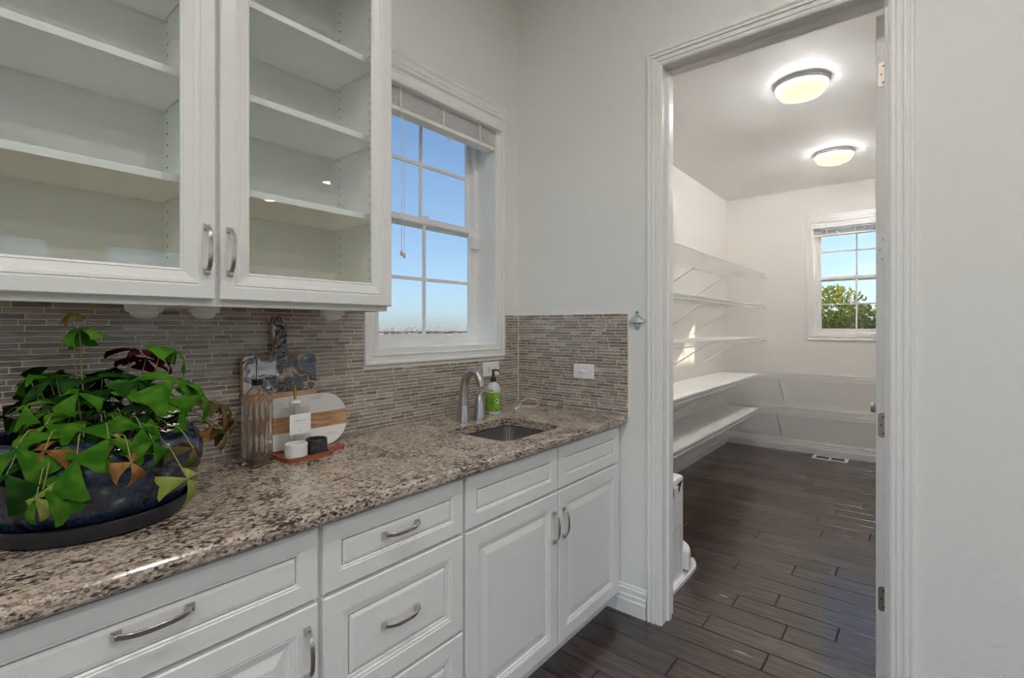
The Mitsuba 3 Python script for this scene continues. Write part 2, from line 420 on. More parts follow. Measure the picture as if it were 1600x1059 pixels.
# ------------------------------------------------------------------ door trim and door
CW = 0.069
CP = [(0, 0), (0, 0.013), (0.004, 0.0175), (0.010, 0.0175), (0.013, 0.0135), (0.018, 0.0125), (0.022, 0.0165), (0.028, 0.0185), (0.031, 0.0135), (0.036, 0.0125), (0.048, 0.0135), (0.051, 0.0105), (0.062, 0.0105), (CW - 0.002, 0.008), (CW, 0.006), (CW, 0)]
put('trim_1', ring_profile(Dw, (DR[0] + 0.006 - 0.006 - CW, DR[1] + CW + 0.003, 0, DR[2] + CW), CP, closed=True, bottom_open=True), 'm_trim', 'white fluted casing around the pantry doorway', kind='structure')
put('trim_2', ring_profile(on_door_wall(YB + 0.116), (DR[0] - CW, DR[1] + CW, 0, DR[2] + CW), [(a, -d) for a, d in CP], closed=True, bottom_open=True), 'm_trim', kind='structure')
jb = lambda x0, x1, y0, y1, z0, z1: bx(x0, x1, y0, y1, z0, z1, 0.0015)
put('door_1', cat([jb(DR[0] - 0.019, DR[0], YB - 0.001, YB + 0.117, 0, DR[2] + 0.019), jb(DR[1], DR[1] + 0.019, YB - 0.001, YB + 0.117, 0, DR[2] + 0.019), jb(DR[0] - 0.01, DR[1] + 0.01, YB - 0.001, YB + 0.117, DR[2], DR[2] + 0.019)]), 'm_trim', 'white jamb of the pantry doorway', kind='structure')
put('door_1__stop', cat([jb(DR[0], DR[0] + 0.011, YB + 0.045, YB + 0.078, 0, DR[2] - 0.011), jb(DR[0], DR[1], YB + 0.045, YB + 0.078, DR[2] - 0.011, DR[2]), jb(DR[1] - 0.011, DR[1], YB + 0.045, YB + 0.078, 0, DR[2] - 0.011)]), 'm_trim')
d2 = thing('pantry_door', 'white pantry door standing open at a right angle, seen edge on', 'door')
DX0, DX1, DY0, DY1 = DR[1] - 0.040, DR[1] - 0.004, YB + 0.138, YB + 0.138 + 0.785
leafm = bx(DX0, DX1, DY0, DY1, 0.012, DR[2] - 0.012, 0.002)
put('pantry_door__leaf', leafm, 'm_trim')
for z0 in (2.250, 0.966, 0.330):
    r = sbox(DX0 + 0.0065, z0 - 0.045, DX1 + 0.03, z0 + 0.045).buffer(-0.011).buffer(0.011, 6).intersection(sbox(-1, 0, DX1 + 0.001, 3))
    hk = put('pantry_door__hinge', extrude(r, on_door_wall(DY0), -0.001, 0.0018), 'm_hinge', label='satin metal hinge leaf')
    for dx, dz in ((0.024, 0.030), (0.018, 0.0), (0.024, -0.030)):
        put(hk + '__screw', extrude(Point(DX0 + dx - 0.002, z0 + dz).buffer(0.0032, 4), on_door_wall(DY0), 0.0016, 0.0026), 'm_hinge_dark')
    put(hk + '__knuckle', tube([(DX1 + 0.001, DY0 - 0.006, z0 - 0.045), (DX1 + 0.001, DY0 - 0.006, z0 + 0.045)], 0.0055, 10), 'm_hinge')
for dx, dz in ((0.020, 0.036), (0.012, 0.0), (0.020, -0.034)):
    put('pantry_door__screw_hole', extrude(Point(DX0 + dx, 1.608 + dz).buffer(0.0036, 5), on_door_wall(DY0), 0.0, 0.0006), 'm_hinge', label='bare screw hole of a hinge that is missing')
kb = put('pantry_door__knob', cat([lathe([(0, 0), (0.030, 0), (0.030, 0.006), (0.011, 0.009), (0.011, 0.026), (0.024, 0.034), (0.027, 0.046), (0.022, 0.056), (0, 0.058)], n=24)]), 'm_nickel', smooth=40, to_world=T().translate([DX0, DY1 - 0.065, 0.935]).rotate([0, 1, 0], -90))

# ------------------------------------------------------------------ windows
def window(n, plane, W, depth, label_word, wp):
    """A double-hung window set `depth` behind the wall face. W = a0, a1, b0, b1."""
    a0, a1, b0, b1 = W
    w = f'window_{n}'
    rp = lambda r, pr_, m, key, **k: put(key, ring_profile(plane, r, pr_, closed=True), m, **k)
    d = -depth
    put(w, ring_profile(plane, W, [(0, d), (0.0, d - 0.05), (0.026, d - 0.05), (0.026, d - 0.004), (0.022, d), (0, d)], closed=True), 'm_vinyl', label=f'white double hung window {label_word}', kind='structure')
    # painted returns of the opening
    put(w + '__jamb', ring_profile(plane, W, [(-0.012, 0.001), (-0.012, -0.16), (0.0, -0.16), (0.0, 0.001)], closed=True), 'm_trim')
    mid = 1.822
    lo, up = (a0 + 0.026, a1 - 0.026, b0 + 0.022, mid + 0.022), (a0 + 0.026, a1 - 0.026, mid - 0.022, b1 - 0.02)
    for name, r, dd, st in (('lower_sash', lo, d - 0.008, 0.032), ('upper_sash', up, d - 0.034, 0.026)):
        k = rp(r, [(0, dd - 0.018), (0, dd), (st - 0.006, dd), (st, dd - 0.005), (st, dd - 0.018)], 'm_vinyl', w + '__' + name)
        i = (r[0] + st, r[1] - st, r[2] + st, r[3] - st)
        put(k + '__pane', bx(*[f(*q) for q in [(min, i[0], i[1])] for f in ()]) if False else quads_to_mesh([plane(*c, dd - 0.010) for c in ((i[0], i[2]), (i[1], i[2]), (i[1], i[3]), (i[0], i[3]))], [(0, 1, 2, 3)]), 'm_glass')
        am, bm = (i[0] + i[1]) / 2, (i[2] + i[3]) / 2 + (0.0 if name == 'lower_sash' else 0.012)
        g = 0.0075
        put(k + '__muntin', extrude(sbox(am - g, i[2], am + g, i[3]), plane, dd - 0.015, dd - 0.0055), 'm_vinyl')
        put(k + '__muntin', extrude(sbox(i[0], bm - g, i[1], bm + g), plane, dd - 0.0148, dd - 0.0057), 'm_vinyl')
    put(w + '__lock', extrude(sbox((a0 + a1) / 2 - 0.022, mid + 0.022, (a0 + a1) / 2 + 0.022, mid + 0.034), plane, d - 0.024, d - 0.010), 'm_vinyl')
    put(w + '__sash_stop', extrude(sbox(a1 - 0.058, 1.735, a1 - 0.004, 1.80), plane, d - 0.006, d + 0.016), 'm_vinyl')


window(1, L, W1, 0.116, 'above the sink, looking out on the far city', None)
window(2, F, W2, 0.085, 'in the far pantry wall, with a tree outside', None)
WCP = [(0, 0), (0, 0.012), (0.004, 0.016), (0.012, 0.016), (0.018, 0.0125), (0.034, 0.0125), (0.038, 0.015), (0.044, 0.015), (0.048, 0.011), (0.066, 0.009), (0.068, 0.006), (0.068, 0)]
put('trim_3', ring_profile(L, (W1[0] - 0.066, W1[1] + 0.070, W1[2] - 0.068, W1[3] + 0.068), WCP, closed=True), 'm_trim', 'white moulded casing around the sink window', kind='structure')
put('trim_4', ring_profile(F, (W2[0] - 0.066, W2[1] + 0.066, W2[2] - 0.068, W2[3] + 0.068), WCP, closed=True), 'm_trim', 'white moulded casing around the pantry window', kind='structure')


def blind(plane, W, where, n_slat, rail_z):
    a0, a1, b0, b1 = W
    k = thing('window_blind', f'white slatted blind drawn all the way up {where}', 'blind')
    prof = [(-0.015, 2.338), (0.030, 2.338), (0.033, 2.343), (0.033, 2.366), (0.028, 2.372), (0.028, 2.392), (0.036, 2.402), (0.036, 2.414), (-0.015, 2.414)]
    e = [plane(a, b, d) for a in (a0 - 0.02, a1 + 0.022) for d, b in prof]
    n = len(prof)
    m = quads_to_mesh(e, [(i, (i + 1) % n, n + (i + 1) % n, n + i) for i in range(n)])
    vv, ff = trimesh.creation.triangulate_polygon(Polygon(prof), engine='earcut')
    m = cat([m] + [trimesh.Trimesh([plane(a, p[1], p[0]) for p in vv], ff, process=False) for a in (a0 - 0.02, a1 + 0.022)])
    put(k + '__valance', m, 'm_vinyl')
    z, st = 2.330, (2.330 - rail_z - 0.018) / n_slat
    for i in range(n_slat):
        z1 = z - i * st
        pl = extrude(sbox(a0 + 0.008, z1 - 0.0032, a1 - 0.008, z1), plane, -0.052 + 0.0012 * (i % 2), 0.000 + 0.0012 * (i % 2))
        put(k + '__slat', pl, 'm_vinyl')
    put(k + '__bottom_rail', extrude(sbox(a0 + 0.008, rail_z, a1 - 0.008, rail_z + 0.017), plane, -0.054, 0.003), 'm_vinyl')
    for f in (0.16, 0.5, 0.84):
        a = a0 + (a1 - a0) * f
        put(k + '__ladder_tape', extrude(sbox(a - 0.006, rail_z - 0.002, a + 0.006, 2.335), plane, 0.0032, 0.0040), 'm_cord')
    return k


bk = blind(L, W1, 'in the sink window', 9, 2.238)
bk2 = blind(F, W2, 'in the pantry window', 6, 2.262)
for dy in (-0.007, 0.007):
    y = 1.326 + dy
    c = put(bk + '__cord', tube([(XA + 0.010, y, 2.25), (XA + 0.012, y, 1.645 - 0.2 * dy)], 0.0012, 5), 'm_cord')
    put(bk + '__tassel', lathe([(0, 0.022), (0.004, 0.021), (0.0062, 0.008), (0.0066, 0.0), (0, -0.001)], (XA + 0.012, y, 1.622 - 0.6 * dy), 12), 'm_tassel', smooth=40, label='tan cord tassel')
put(bk + '__lift_cord', tube(curve([(XA - 0.03, 1.898, 2.24), (XA - 0.03, 1.900, 1.9), (XA - 0.032, 1.897, 1.5), (XA - 0.03, 1.903, 1.36)], 5), 0.0012, 5), 'm_cord')
put(bk + '__cord_loop', tube(curve([(XA + 0.006, 1.60 + 0.012 * math.cos(t), 2.222 - 0.02 + 0.016 * math.sin(2.3 * t)) for t in np.linspace(0, 9, 14)], 4), 0.0011, 5), 'm_cord')

# ------------------------------------------------------------------ backsplash mosaic
def project(p):
    c, s = math.cos(YAW), math.sin(YAW)
    X, Z = p[0] * c + p[1] * s, -p[0] * s + p[1] * c
    return 800 + 772.08 * X / Z, 510.22 + 772.08 * (EYE[2] - p[2]) / Z


TILE_PLY = {}


def tile_shape(axis, ln, h, mat):
    """A strip of mosaic lying on the wall at the origin, corners chamfered; shared between strips of one size and tone."""
    key = (axis, round(ln, 3), round(h, 4), mat)
    if key not in TILE_PLY:
        if axis == 'y':
            m = bx(0.0005, 0.0075, 0, key[1], 0, key[2], 0.0012)
        else:
            m = bx(0, key[1], -0.0075, -0.0005, 0, key[2], 0.0012)
        TILE_PLY[key] = mikit.ply(m, mat)
    return TILE_PLY[key]


def mosaic(name, axis, a0, a1, z0, z1, holes, seed, label):
    rng = np.random.default_rng(seed)
    pitch, gap = 0.01448, 0.0026
    if axis == 'y':
        back = Polygon([(a0, z0), (a1, z0), (a1, z1), (a0, z1)])
        for h in holes:
            back = back.difference(sbox(h[0], h[2], h[1], h[3]))
        bed = extrude(back, L, 0.0003, 0.0066)
    else:
        bed = extrude(Polygon([(a0, z0), (a1, z0), (a1, z1), (a0, z1)]), Dw, 0.0003, 0.0066)
    k = thing(name, label, 'backsplash')
    put(k + '__grout', bed, 'm_grout')
    pieces, n = [], int(round((z1 - z0) / pitch))
    for r in range(n):
        zb, zt = z0 + r * pitch + gap / 2, z0 + (r + 1) * pitch - gap / 2
        a = a0 - rng.uniform(0, 0.1)
        spans = [(a0, a1)]
        for h in holes:
            if zt > h[2] and zb < h[3]:
                spans = [s for (s0, s1) in spans for s in ((s0, min(s1, h[0])), (max(s0, h[1]), s1)) if s[1] - s[0] > 0.006]
        while a < a1:
            ln = float(rng.choice([0.05, 0.074, 0.098, 0.147], p=[0.3, 0.3, 0.28, 0.12]))
            mat = f'm_tile_{int(rng.choice(8, p=[0.17, 0.17, 0.14, 0.12, 0.10, 0.11, 0.12, 0.07]))}'
            for s0, s1 in spans:
                b0, b1 = max(a, s0), min(a + ln, s1)
                if b1 - b0 > 0.006:
                    zz1 = min(zt, z1)
                    out = float(rng.uniform(0.0002, 0.0014))
                    base = (XA + out, b0 + gap / 2, zb) if axis == 'y' else (b0 + gap / 2, YB - out, zb)
                    c0 = np.array(project(base)), np.array(project((base[0], b1, zb) if axis == 'y' else (b1, base[1], zb)))
                    vis = 0 <= c0[1][0] and c0[0][0] <= 1600
                    big = abs(c0[1][0] - c0[0][0]) * abs(project(base)[1] - project((base[0], base[1], zz1))[1]) * (1 if vis else 0.001)
                    pieces.append((big, b1 - b0 - gap, zz1 - zb, mat, base))
            a += ln
    pieces.sort(key=lambda p: -p[0])
    for i, (_, ln, h, mat, base) in enumerate(pieces[:300]):
        put(k + '__tile', {**tile_shape(axis, ln, h, mat), 'to_world': T().translate(list(base))}, None)
    rest = {}
    for _, ln, h, mat, base in pieces[300:]:
        m = bx(0.0005, 0.0075, 0, ln, 0, h, 0.0012) if axis == 'y' else bx(0, ln, -0.0075, -0.0005, 0, h, 0.0012)
        m.apply_translation(base)
        rest.setdefault(mat, []).append(m)
    for mat, ms in sorted(rest.items()):
        put(k + '__small_tiles', cat(ms), mat, kind='stuff')
    return k


ZK, ZT = 0.910, 1.388
mosaic('backsplash', 'y', -0.10, YB - 0.0085, ZK, ZT, [(W1[0] - 0.067, W1[1] + 0.071, W1[2] - 0.069, 1.5)], 11, 'linear mosaic backsplash of grey and taupe strips on the window wall')
mosaic('backsplash', 'x', XA + 0.0085, -1.034, ZK, ZT, [], 12, 'short return of linear mosaic backsplash beside the pantry doorway')
put('backsplash_001__edge_trim', extrude(sbox(-1.034, ZK, -1.030, ZT), Dw, 0.0003, 0.0085), 'm_grout')
put('backsplash_001__corner_caulk', bx(XA + 0.0068, XA + 0.0115, YB - 0.0115, YB - 0.0068, ZK, ZT), 'm_grout')

# ------------------------------------------------------------------ cabinet parts
DOOR_P = [(0, -0.019), (0, -0.003), (0.003, 0), (0.050, 0), (0.0525, -0.0022), (0.056, -0.0015), (0.058, -0.0045), (0.064, -0.0048), (0.066, -0.0085), (0.074, -0.0085), (0.0745, -0.0085), (0.098, -0.0025), (0.1005, -0.0022)]
DRAW_P = [(0, -0.019), (0, -0.003), (0.003, 0), (0.042, 0), (0.0435, -0.0018), (0.0475, -0.0018), (0.050, -0.0045), (0.050, -0.015), (0.0523, -0.015), (0.0523, -0.0045), (0.060, -0.0030), (0.0605, -0.0030)]
DRAW2_P = [(0, -0.019), (0, -0.003), (0.003, 0), (0.048, 0), (0.0500, -0.0022), (0.056, -0.0022), (0.059, -0.005), (0.066, -0.0055), (0.069, -0.008), (0.069, -0.0165), (0.0713, -0.0165), (0.0713, -0.0065), (0.080, -0.0035), (0.0805, -0.0035)]
GLASS_P = [(0, -0.019), (0, -0.003), (0.003, 0), (0.033, 0), (0.0345, -0.0025), (0.037, -0.0025), (0.0385, -0.0005), (0.046, -0.002), (0.048, -0.0045), (0.056, -0.007), (0.066, -0.010), (0.068, -0.009), (0.073, -0.011), (0.073, -0.019)]
XD, XU = -1.062, -1.352        # faces of the lower and the upper doors
FD, FU = on_left(XD), on_left(XU)


def handle(key, plane, a, b, vertical, ln=0.112):
    """A bow pull: two square feet and an arched flat bar."""
    h, t = ln / 2, np.linspace(-1, 1, 17)
    out = 0.010 + 0.017 * np.clip(1 - np.abs(t) ** 3.2, 0, 1)
    pos = t * (h - 0.004)
    pts = [plane(a + (0 if vertical else s), b + (s if vertical else 0), o) for s, o in zip(pos, out)]
    up = (0, 1, 0) if vertical else (0, 0, 1)
    ms = [tube(pts, 1.0, flat=(0.0055, 0.0105), up=up)]
    for s in (-h + 0.003, h - 0.003):
        aa, bb = (a, b + s) if vertical else (a + s, b)
        ms.append(ring_profile(plane, (aa - 0.0075, aa + 0.0075, bb - 0.0075, bb + 0.0075), [(0, 0), (0, 0.003), (0.003, 0.012), (0.004, 0.013)], cap=True))
    return put(key, cat(ms), 'm_nickel', smooth=25)


def base_unit(y0, y1, label):
    k = thing('base_cabinet', label, 'cabinet')
    xf = XD - 0.0195
    xb, tk_ = XA + 0.002, 0.016
    put(k + '__carcass', cat([bx(xb, xf - 0.018, y0, y0 + tk_, 0.102, 0.876), bx(xb, xf - 0.018, y1 - tk_, y1, 0.102, 0.876), bx(xb, xf - 0.018, y0 + tk_, y1 - tk_, 0.102, 0.118), bx(xb, xb + 0.008, y0 + tk_, y1 - tk_, 0.118, 0.876)]), 'm_cabinet')
    put(k + '__face_frame', cat([bx(xf - 0.018, xf, y0, y0 + 0.035, 0.102, 0.876), bx(xf - 0.018, xf, y1 - 0.035, y1, 0.102, 0.876), bx(xf - 0.018, xf, y0 + 0.035, y1 - 0.035, 0.840, 0.876), bx(xf - 0.018, xf, y0 + 0.035, y1 - 0.035, 0.102, 0.140), bx(xf - 0.018, xf, y0 + 0.035, y1 - 0.035, 0.680, 0.720)]
        + ([bx(xf - 0.018, xf, y0 + 0.035, y1 - 0.035, 0.385, 0.425)] if y1 - y0 < 0.5 else []) + ([bx(xf - 0.018, xf, (y0 + y1) / 2 - 0.03, (y0 + y1) / 2 + 0.02, 0.140, 0.840)] if y1 - y0 > 0.9 else [])), 'm_cabinet')
    put(k + '__toe_kick', bx(XA + 0.002, XD - 0.075, y0, y1, 0.0, 0.102), 'm_cabinet')
    return k


b1 = base_unit(-0.040, 0.604, 'white base cabinet below the potted plant with one wide drawer above a door')
dk = put(b1 + '__drawer', ring_profile(FD, (-0.033, 0.597, 0.703, 0.8655), DRAW_P, cap=True), 'm_cabinet')
handle(dk + '__handle', FD, 0.282, 0.797, False, 0.118)
dk = put(b1 + '__door', ring_profile(FD, (-0.033, 0.597, 0.103, 0.693), DOOR_P, cap=True), 'm_cabinet')
handle(dk + '__handle', FD, 0.569, 0.590, True)
b2 = base_unit(0.605, 1.073, 'white base cabinet with a stack of three drawers')
for z0, z1, pp, hz in ((0.703, 0.8655, DRAW_P, 0.790), (0.409, 0.6935, DRAW2_P, 0.557), (0.103, 0.400, DRAW2_P, 0.255)):
    dk = put(b2 + '__drawer', ring_profile(FD, (0.610, 1.067, z0, z1), pp, cap=True), 'm_cabinet')
    handle(dk + '__handle', FD, 0.832, hz, False)
b3 = base_unit(1.074, 2.113, 'white sink base cabinet with two false drawer fronts over two raised panel doors')
for (a, b), hy in (((1.080, 1.577), 1.549), ((1.585, 2.082), 1.615)):
    put(b3 + '__false_front', ring_profile(FD, (a, b, 0.703, 0.8655), DRAW_P, cap=True), 'm_cabinet')
    dk = put(b3 + '__door', ring_profile(FD, (a, b, 0.103, 0.6935), DOOR_P, cap=True), 'm_cabinet')
    handle(dk + '__handle', FD, hy, 0.566, True)

UT = 2.62


def upper_unit(y0, y1, iy0, iy1, dy0, dy1, hy, label):
    k = thing('wall_cabinet', label, 'cabinet')
    xb, xf, zb = XA + 0.002, XU - 0.0195, 1.3775
    put(k + '__carcass', cat([bx(xb, xf, y0, iy0, zb, UT), bx(xb, xf, iy1, y1, zb, UT), bx(xb, xf, iy0, iy1, UT - 0.02, UT), bx(xb, xb + 0.006, iy0, iy1, zb + 0.02, UT - 0.02)]), 'm_shelf')
    put(k + '__bottom_panel', bx(xb, xf - 0.02, iy0, iy1, zb + 0.012, zb + 0.028), 'm_underside', label='raw tan underside')
    put(k + '__face_frame', ring_profile(FU, (y0, y1, zb, UT), [(0, -0.040), (0, -0.0195), (0.024, -0.0195), (0.024, -0.040)], closed=True), 'm_cabinet')
    for zt in (1.703, 1.966, 2.226):
        put(k + '__shelf', bx(xb + 0.008, -1.418, iy0 + 0.002, iy1 - 0.002, zt - 0.0195, zt, 0.0012), 'm_shelf')
    pins = [extrude(Point(0, 0).buffer(0.0026, 5), lambda a, b, d, x=x, z=z: (x + a, iy1 - d, z + b), 0.0001, 0.0007) for x in (-1.655, -1.465) for z in np.arange(1.46, 2.5, 0.032)]
    put(k + '__pin_holes', cat(pins), 'm_dark', kind='stuff', label='rows of small shelf pin holes')
    dk = put(k + '__door', ring_profile(FU, (dy0, dy1, 1.394, UT - 0.015), GLASS_P, closed=True), 'm_cabinet')
    i = (dy0 + 0.072, dy1 - 0.072, 1.394 + 0.072, UT - 0.087)
    put(dk + '__pane', quads_to_mesh([FU(a, b, -0.0125) for a, b in ((i[0], i[2]), (i[1], i[2]), (i[1], i[3]), (i[0], i[3]))], [(0, 1, 2, 3)]), 'm_cabinet_glass')
    handle(dk + '__handle', FU, hy, 1.517, True, 0.115)
    return k


upper_unit(-0.045, 0.4905, -0.025, 0.470, -0.041, 0.4865, 0.4665, 'white glass door wall cabinet above the potted plant, handle on its right edge')
upper_unit(0.4915, 1.0165, 0.510, 1.014, 0.4985, 1.0225, 0.519, 'white glass door wall cabinet next to the sink window, handle on its left edge')
for y, s, lab in ((0.382, 1.0, 'white round puck light under the cabinets, above the potted plant'), (0.518, 0.93, 'white round puck light under the cabinets, between the cabinet doors'), (0.905, 0.95, 'white round puck light under the cabinets, nearest the window')):
    pk = put('puck_light', lathe([(0, 0.004), (0.042 * s, 0.004), (0.041 * s, -0.016), (0.038 * s, -0.021), (0.030 * s, -0.022)], (-1.52, y, 1.3855), 36), 'm_plate', lab, 'light', smooth=35)
    put(pk + '__lens', lathe([(0.031 * s, -0.0215), (0.030 * s, -0.029), (0.022 * s, -0.0355), (0.010 * s, -0.038), (0, -0.0385)], (-1.52, y, 1.3855), 30), 'm_plate', smooth=True)

# ------------------------------------------------------------------ countertop, sink, faucet
def rrect(x0, x1, y0, y1, r):
    return sbox(x0 + r, y0 + r, x1 - r, y1 - r).buffer(r, 10)


XC = -1.037
top = sbox(XA + 0.001, -0.60, XC - 0.014, 2.112).difference(rrect(-1.452, -1.142, 1.365, 1.742, 0.055))
ct = slab(top, 0.8775, 0.910)
nose = [(-0.014, 0.8775), (-0.006, 0.8775), (-0.002, 0.880), (0, 0.8845), (0, 0.8985), (-0.002, 0.9045), (-0.006, 0.9085), (-0.011, 0.910), (-0.014, 0.910)]
nv = [(XC + d, y, z) for y in (-0.60, 2.112) for d, z in nose]
nn = len(nose)
nm = quads_to_mesh(nv, [(i, i + 1, nn + i + 1, nn + i) for i in range(nn - 1)])
vv, ff = trimesh.creation.triangulate_polygon(Polygon(nose), engine='earcut')
ct = cat([ct, nm] + [trimesh.Trimesh([(XC + p[0], y, p[1]) for p in vv], ff, process=False) for y in (-0.60, 2.112)])
put('countertop', ct, 'm_granite', 'speckled beige, brown and black granite countertop with a polished edge', 'countertop')

so, si = rrect(-1.462, -1.132, 1.355, 1.752, 0.062), None
rings = []
for ins, z in ((0, 0.8770), (0.0, 0.8755), (0.010, 0.8740), (0.016, 0.80), (0.020, 0.745), (0.030, 0.727), (0.050, 0.722)):
    g = rrect(-1.462 + ins, -1.132 - ins, 1.355 + ins, 1.752 - ins, max(0.062 - ins * 0.5, 0.03))
    c = np.array(g.exterior.coords)[:-1]
    seg = np.linalg.norm(np.diff(np.vstack([c, c[:1]]), axis=0), axis=1)
    u = np.concatenate([[0], np.cumsum(seg)])
    c2 = np.vstack([c, c[:1]])
    tt = np.linspace(0, u[-1], 97)[:-1]
    a = np.arctan2(c2[:, 1] - 1.5535, c2[:, 0] + 1.297)
    rings.append(np.stack([np.interp(tt, u, c2[:, 0]), np.interp(tt, u, c2[:, 1]), np.full(96, z)], 1))
v = np.vstack(rings + [[(-1.297, 1.5535, 0.718)]])
n = 96
q = [(i * n + k, i * n + (k + 1) % n, (i + 1) * n + (k + 1) % n, (i + 1) * n + k) for i in range(len(rings) - 1) for k in range(n)]
m = quads_to_mesh(v, q)
m = trimesh.Trimesh(v, np.vstack([m.faces, [[(len(rings) - 1) * n + k, (len(rings) - 1) * n + (k + 1) % n, len(v) - 1] for k in range(n)]]), process=False)
sk = thing('sink', 'small undermount stainless steel sink in the granite countertop', 'sink')
put('sink__basin', m, 'm_steel', smooth=40)
put('sink__drain', lathe([(0, 0.719), (0.02, 0.719), (0.024, 0.7225), (0.042, 0.7235), (0.043, 0.721)], (-1.297, 1.5535, 0.002), 28), 'm_nickel', smooth=30)

fk = thing('faucet', 'brushed nickel gooseneck faucet behind the sink', 'faucet')
fx, fy = -1.532, 1.540
path = curve([(fx, fy, 0.985), (fx + 0.002, fy, 1.045), (fx + 0.012, fy + 0.001, 1.095), (fx + 0.036, fy + 0.003, 1.128), (fx + 0.064, fy + 0.006, 1.130), (fx + 0.088, fy + 0.008, 1.105), (fx + 0.098, fy + 0.009, 1.072)], 8)
rad = np.interp(np.linspace(0, 1, len(path)), [0, 0.3, 0.6, 1.0], [0.0220, 0.0190, 0.0175, 0.0178])
put('faucet__spout', tube(path, rad, 20), 'm_nickel', smooth=45)
put('faucet__base', lathe([(0, 0.910), (0.0300, 0.910), (0.0300, 0.918), (0.0290, 0.920), (0.0268, 0.945), (0.0240, 0.970), (0.0213, 0.987), (0, 0.988)], (fx, fy, 0), 32), 'm_nickel', smooth=35)
hx, hy = -1.515, 1.624
put('faucet__handle', lathe([(0, 0.910), (0.0290, 0.910), (0.0288, 0.922), (0.0280, 0.924), (0.0262, 0.940), (0.0238, 0.966), (0.0232, 0.968), (0.0222, 0.984), (0.0185, 1.004), (0.012, 1.020), (0.005, 1.027), (0, 1.028)], (hx, hy, 0), 32), 'm_nickel', smooth=35)
put('faucet__handle__lever', tube(curve([(hx - 0.002, hy + 0.000, 1.012), (hx, hy + 0.010, 1.028), (hx + 0.003, hy + 0.030, 1.038), (hx + 0.007, hy + 0.055, 1.036), (hx + 0.011, hy + 0.074, 1.031)], 6), np.interp(np.linspace(0, 1, 25), [0, 0.3, 1], [1.5, 1.0, 0.8]), flat=(0.016, 0.0085)), 'm_nickel', smooth=40)

# ------------------------------------------------------------------ soap bottle, plates, cord, opener
sx, sy = -1.572, 1.782
sb = thing('soap_dispenser', 'hand soap bottle with a green label and a black pump behind the faucet', 'soap bottle')
put(sb + '__bottle', lathe([(0, 0.910), (0.034, 0.910), (0.0365, 0.914), (0.0368, 0.918), (0.0368, 1.020), (0.034, 1.036), (0.026, 1.050), (0.0145, 1.058), (0.0140, 1.066), (0, 1.066)], (sx, sy, 0), 36), 'm_soap_bottle', smooth=40, label='clear frosted bottle')
put(sb + '__label', lathe([(0.0370, 0.924), (0.0373, 0.926), (0.0373, 1.012), (0.0370, 1.014)], (sx, sy, 0), 36), 'm_soap_label', smooth=40, label='bright green wrap label')
ang = math.atan2(-sy, -sx)


def on_cyl(cx, cy, r, a0):
    return lambda a, b, d: (cx + (r + d) * math.cos(a0 + a / r), cy + (r + d) * math.sin(a0 + a / r), b)


cyl = on_cyl(sx, sy, 0.0374, ang)
put(sb + '__badge', extrude(affinity.translate(affinity.scale(Point(0, 0).buffer(1, 10), 0.0105, 0.0105), 0.020, 0.974), cyl, 0, 0.0006), 'm_plate', label='round white emblem on the label')
put(sb + '__badge_print', extrude(affinity.translate(Point(0, 0).buffer(0.0055, 8).difference(Point(0, 0).buffer(0.003, 8)), 0.020, 0.974), cyl, 0.0006, 0.0009), 'm_olive')
put(sb + '__label_print', cat([extrude(sbox(-0.010, 0.940 + 0.012 * i, -0.007 + 0.003 * (i % 2), 0.948 + 0.012 * i), cyl, 0, 0.0005) for i in range(5)] + [extrude(sbox(-0.0035, 0.928, -0.0028, 1.008), cyl, 0, 0.0005)]), 'm_olive', label='dark green upright print')
put(sb + '__pump', cat([lathe([(0, 1.062), (0.0140, 1.062), (0.0145, 1.064), (0.0140, 1.078), (0.010, 1.082), (0.0065, 1.090), (0.0055, 1.112), (0.0075, 1.114), (0.0080, 1.121), (0, 1.122)], (sx, sy, 0), 24), tube(curve([(sx, sy, 1.117), (sx + 0.008, sy + 0.012, 1.118), (sx + 0.014, sy + 0.021, 1.115), (sx + 0.016, sy + 0.024, 1.109)], 5), 0.0042, 10)]), 'm_black_plastic', smooth=40)


def plate(name, plane, a0, a1, b0, b1, label, cat_, kind):
    k = thing(name, label, cat_)
    put(k + '__cover', ring_profile(plane, (a0, a1, b0, b1), [(0, 0), (0, 0.0035), (0.004, 0.0058), (0.006, 0.006)], cap=True), 'm_plate')
    am, bm = (a0 + a1) / 2, (b0 + b1) / 2
    if kind == 'outlet':
        for s in (-0.020, 0.020):
            f = put(k + '__socket', extrude(sbox(am + s - 0.014, bm - 0.0165, am + s + 0.014, bm + 0.0165).buffer(-0.005).buffer(0.005, 5), plane, 0.006, 0.0075), 'm_plate')
            put(f + '__slots', cat([extrude(sbox(am + s - 0.006, bm + t - 0.0011, am + s + 0.002, bm + t + 0.0011), plane, 0.0075, 0.0077) for t in (-0.0063, 0.0063)] + [extrude(Point(am + s + 0.008, bm).buffer(0.0023, 5), plane, 0.0075, 0.0077)]), 'm_dark')
    else:
        put(k + '__slot', extrude(sbox(am - 0.0125, bm - 0.0055, am + 0.0125, bm + 0.0055), plane, 0.006, 0.0072), 'm_plate')
        put(k + '__toggle', ring_profile(lambda a, b, d: plane(a - d * 0.6, b, d), (am - 0.006, am + 0.007, bm - 0.0042, bm + 0.0042), [(0, 0.006), (0.0012, 0.020), (0.003, 0.021)], cap=True), 'm_plate')
    put(k + '__screw', extrude(Point(am + 0.000, bm).buffer(0.0026, 5) if kind == 'outlet' else Point(am - 0.030, bm).buffer(0.0026, 5), plane, 0.006, 0.0066), 'm_plate')
    return k


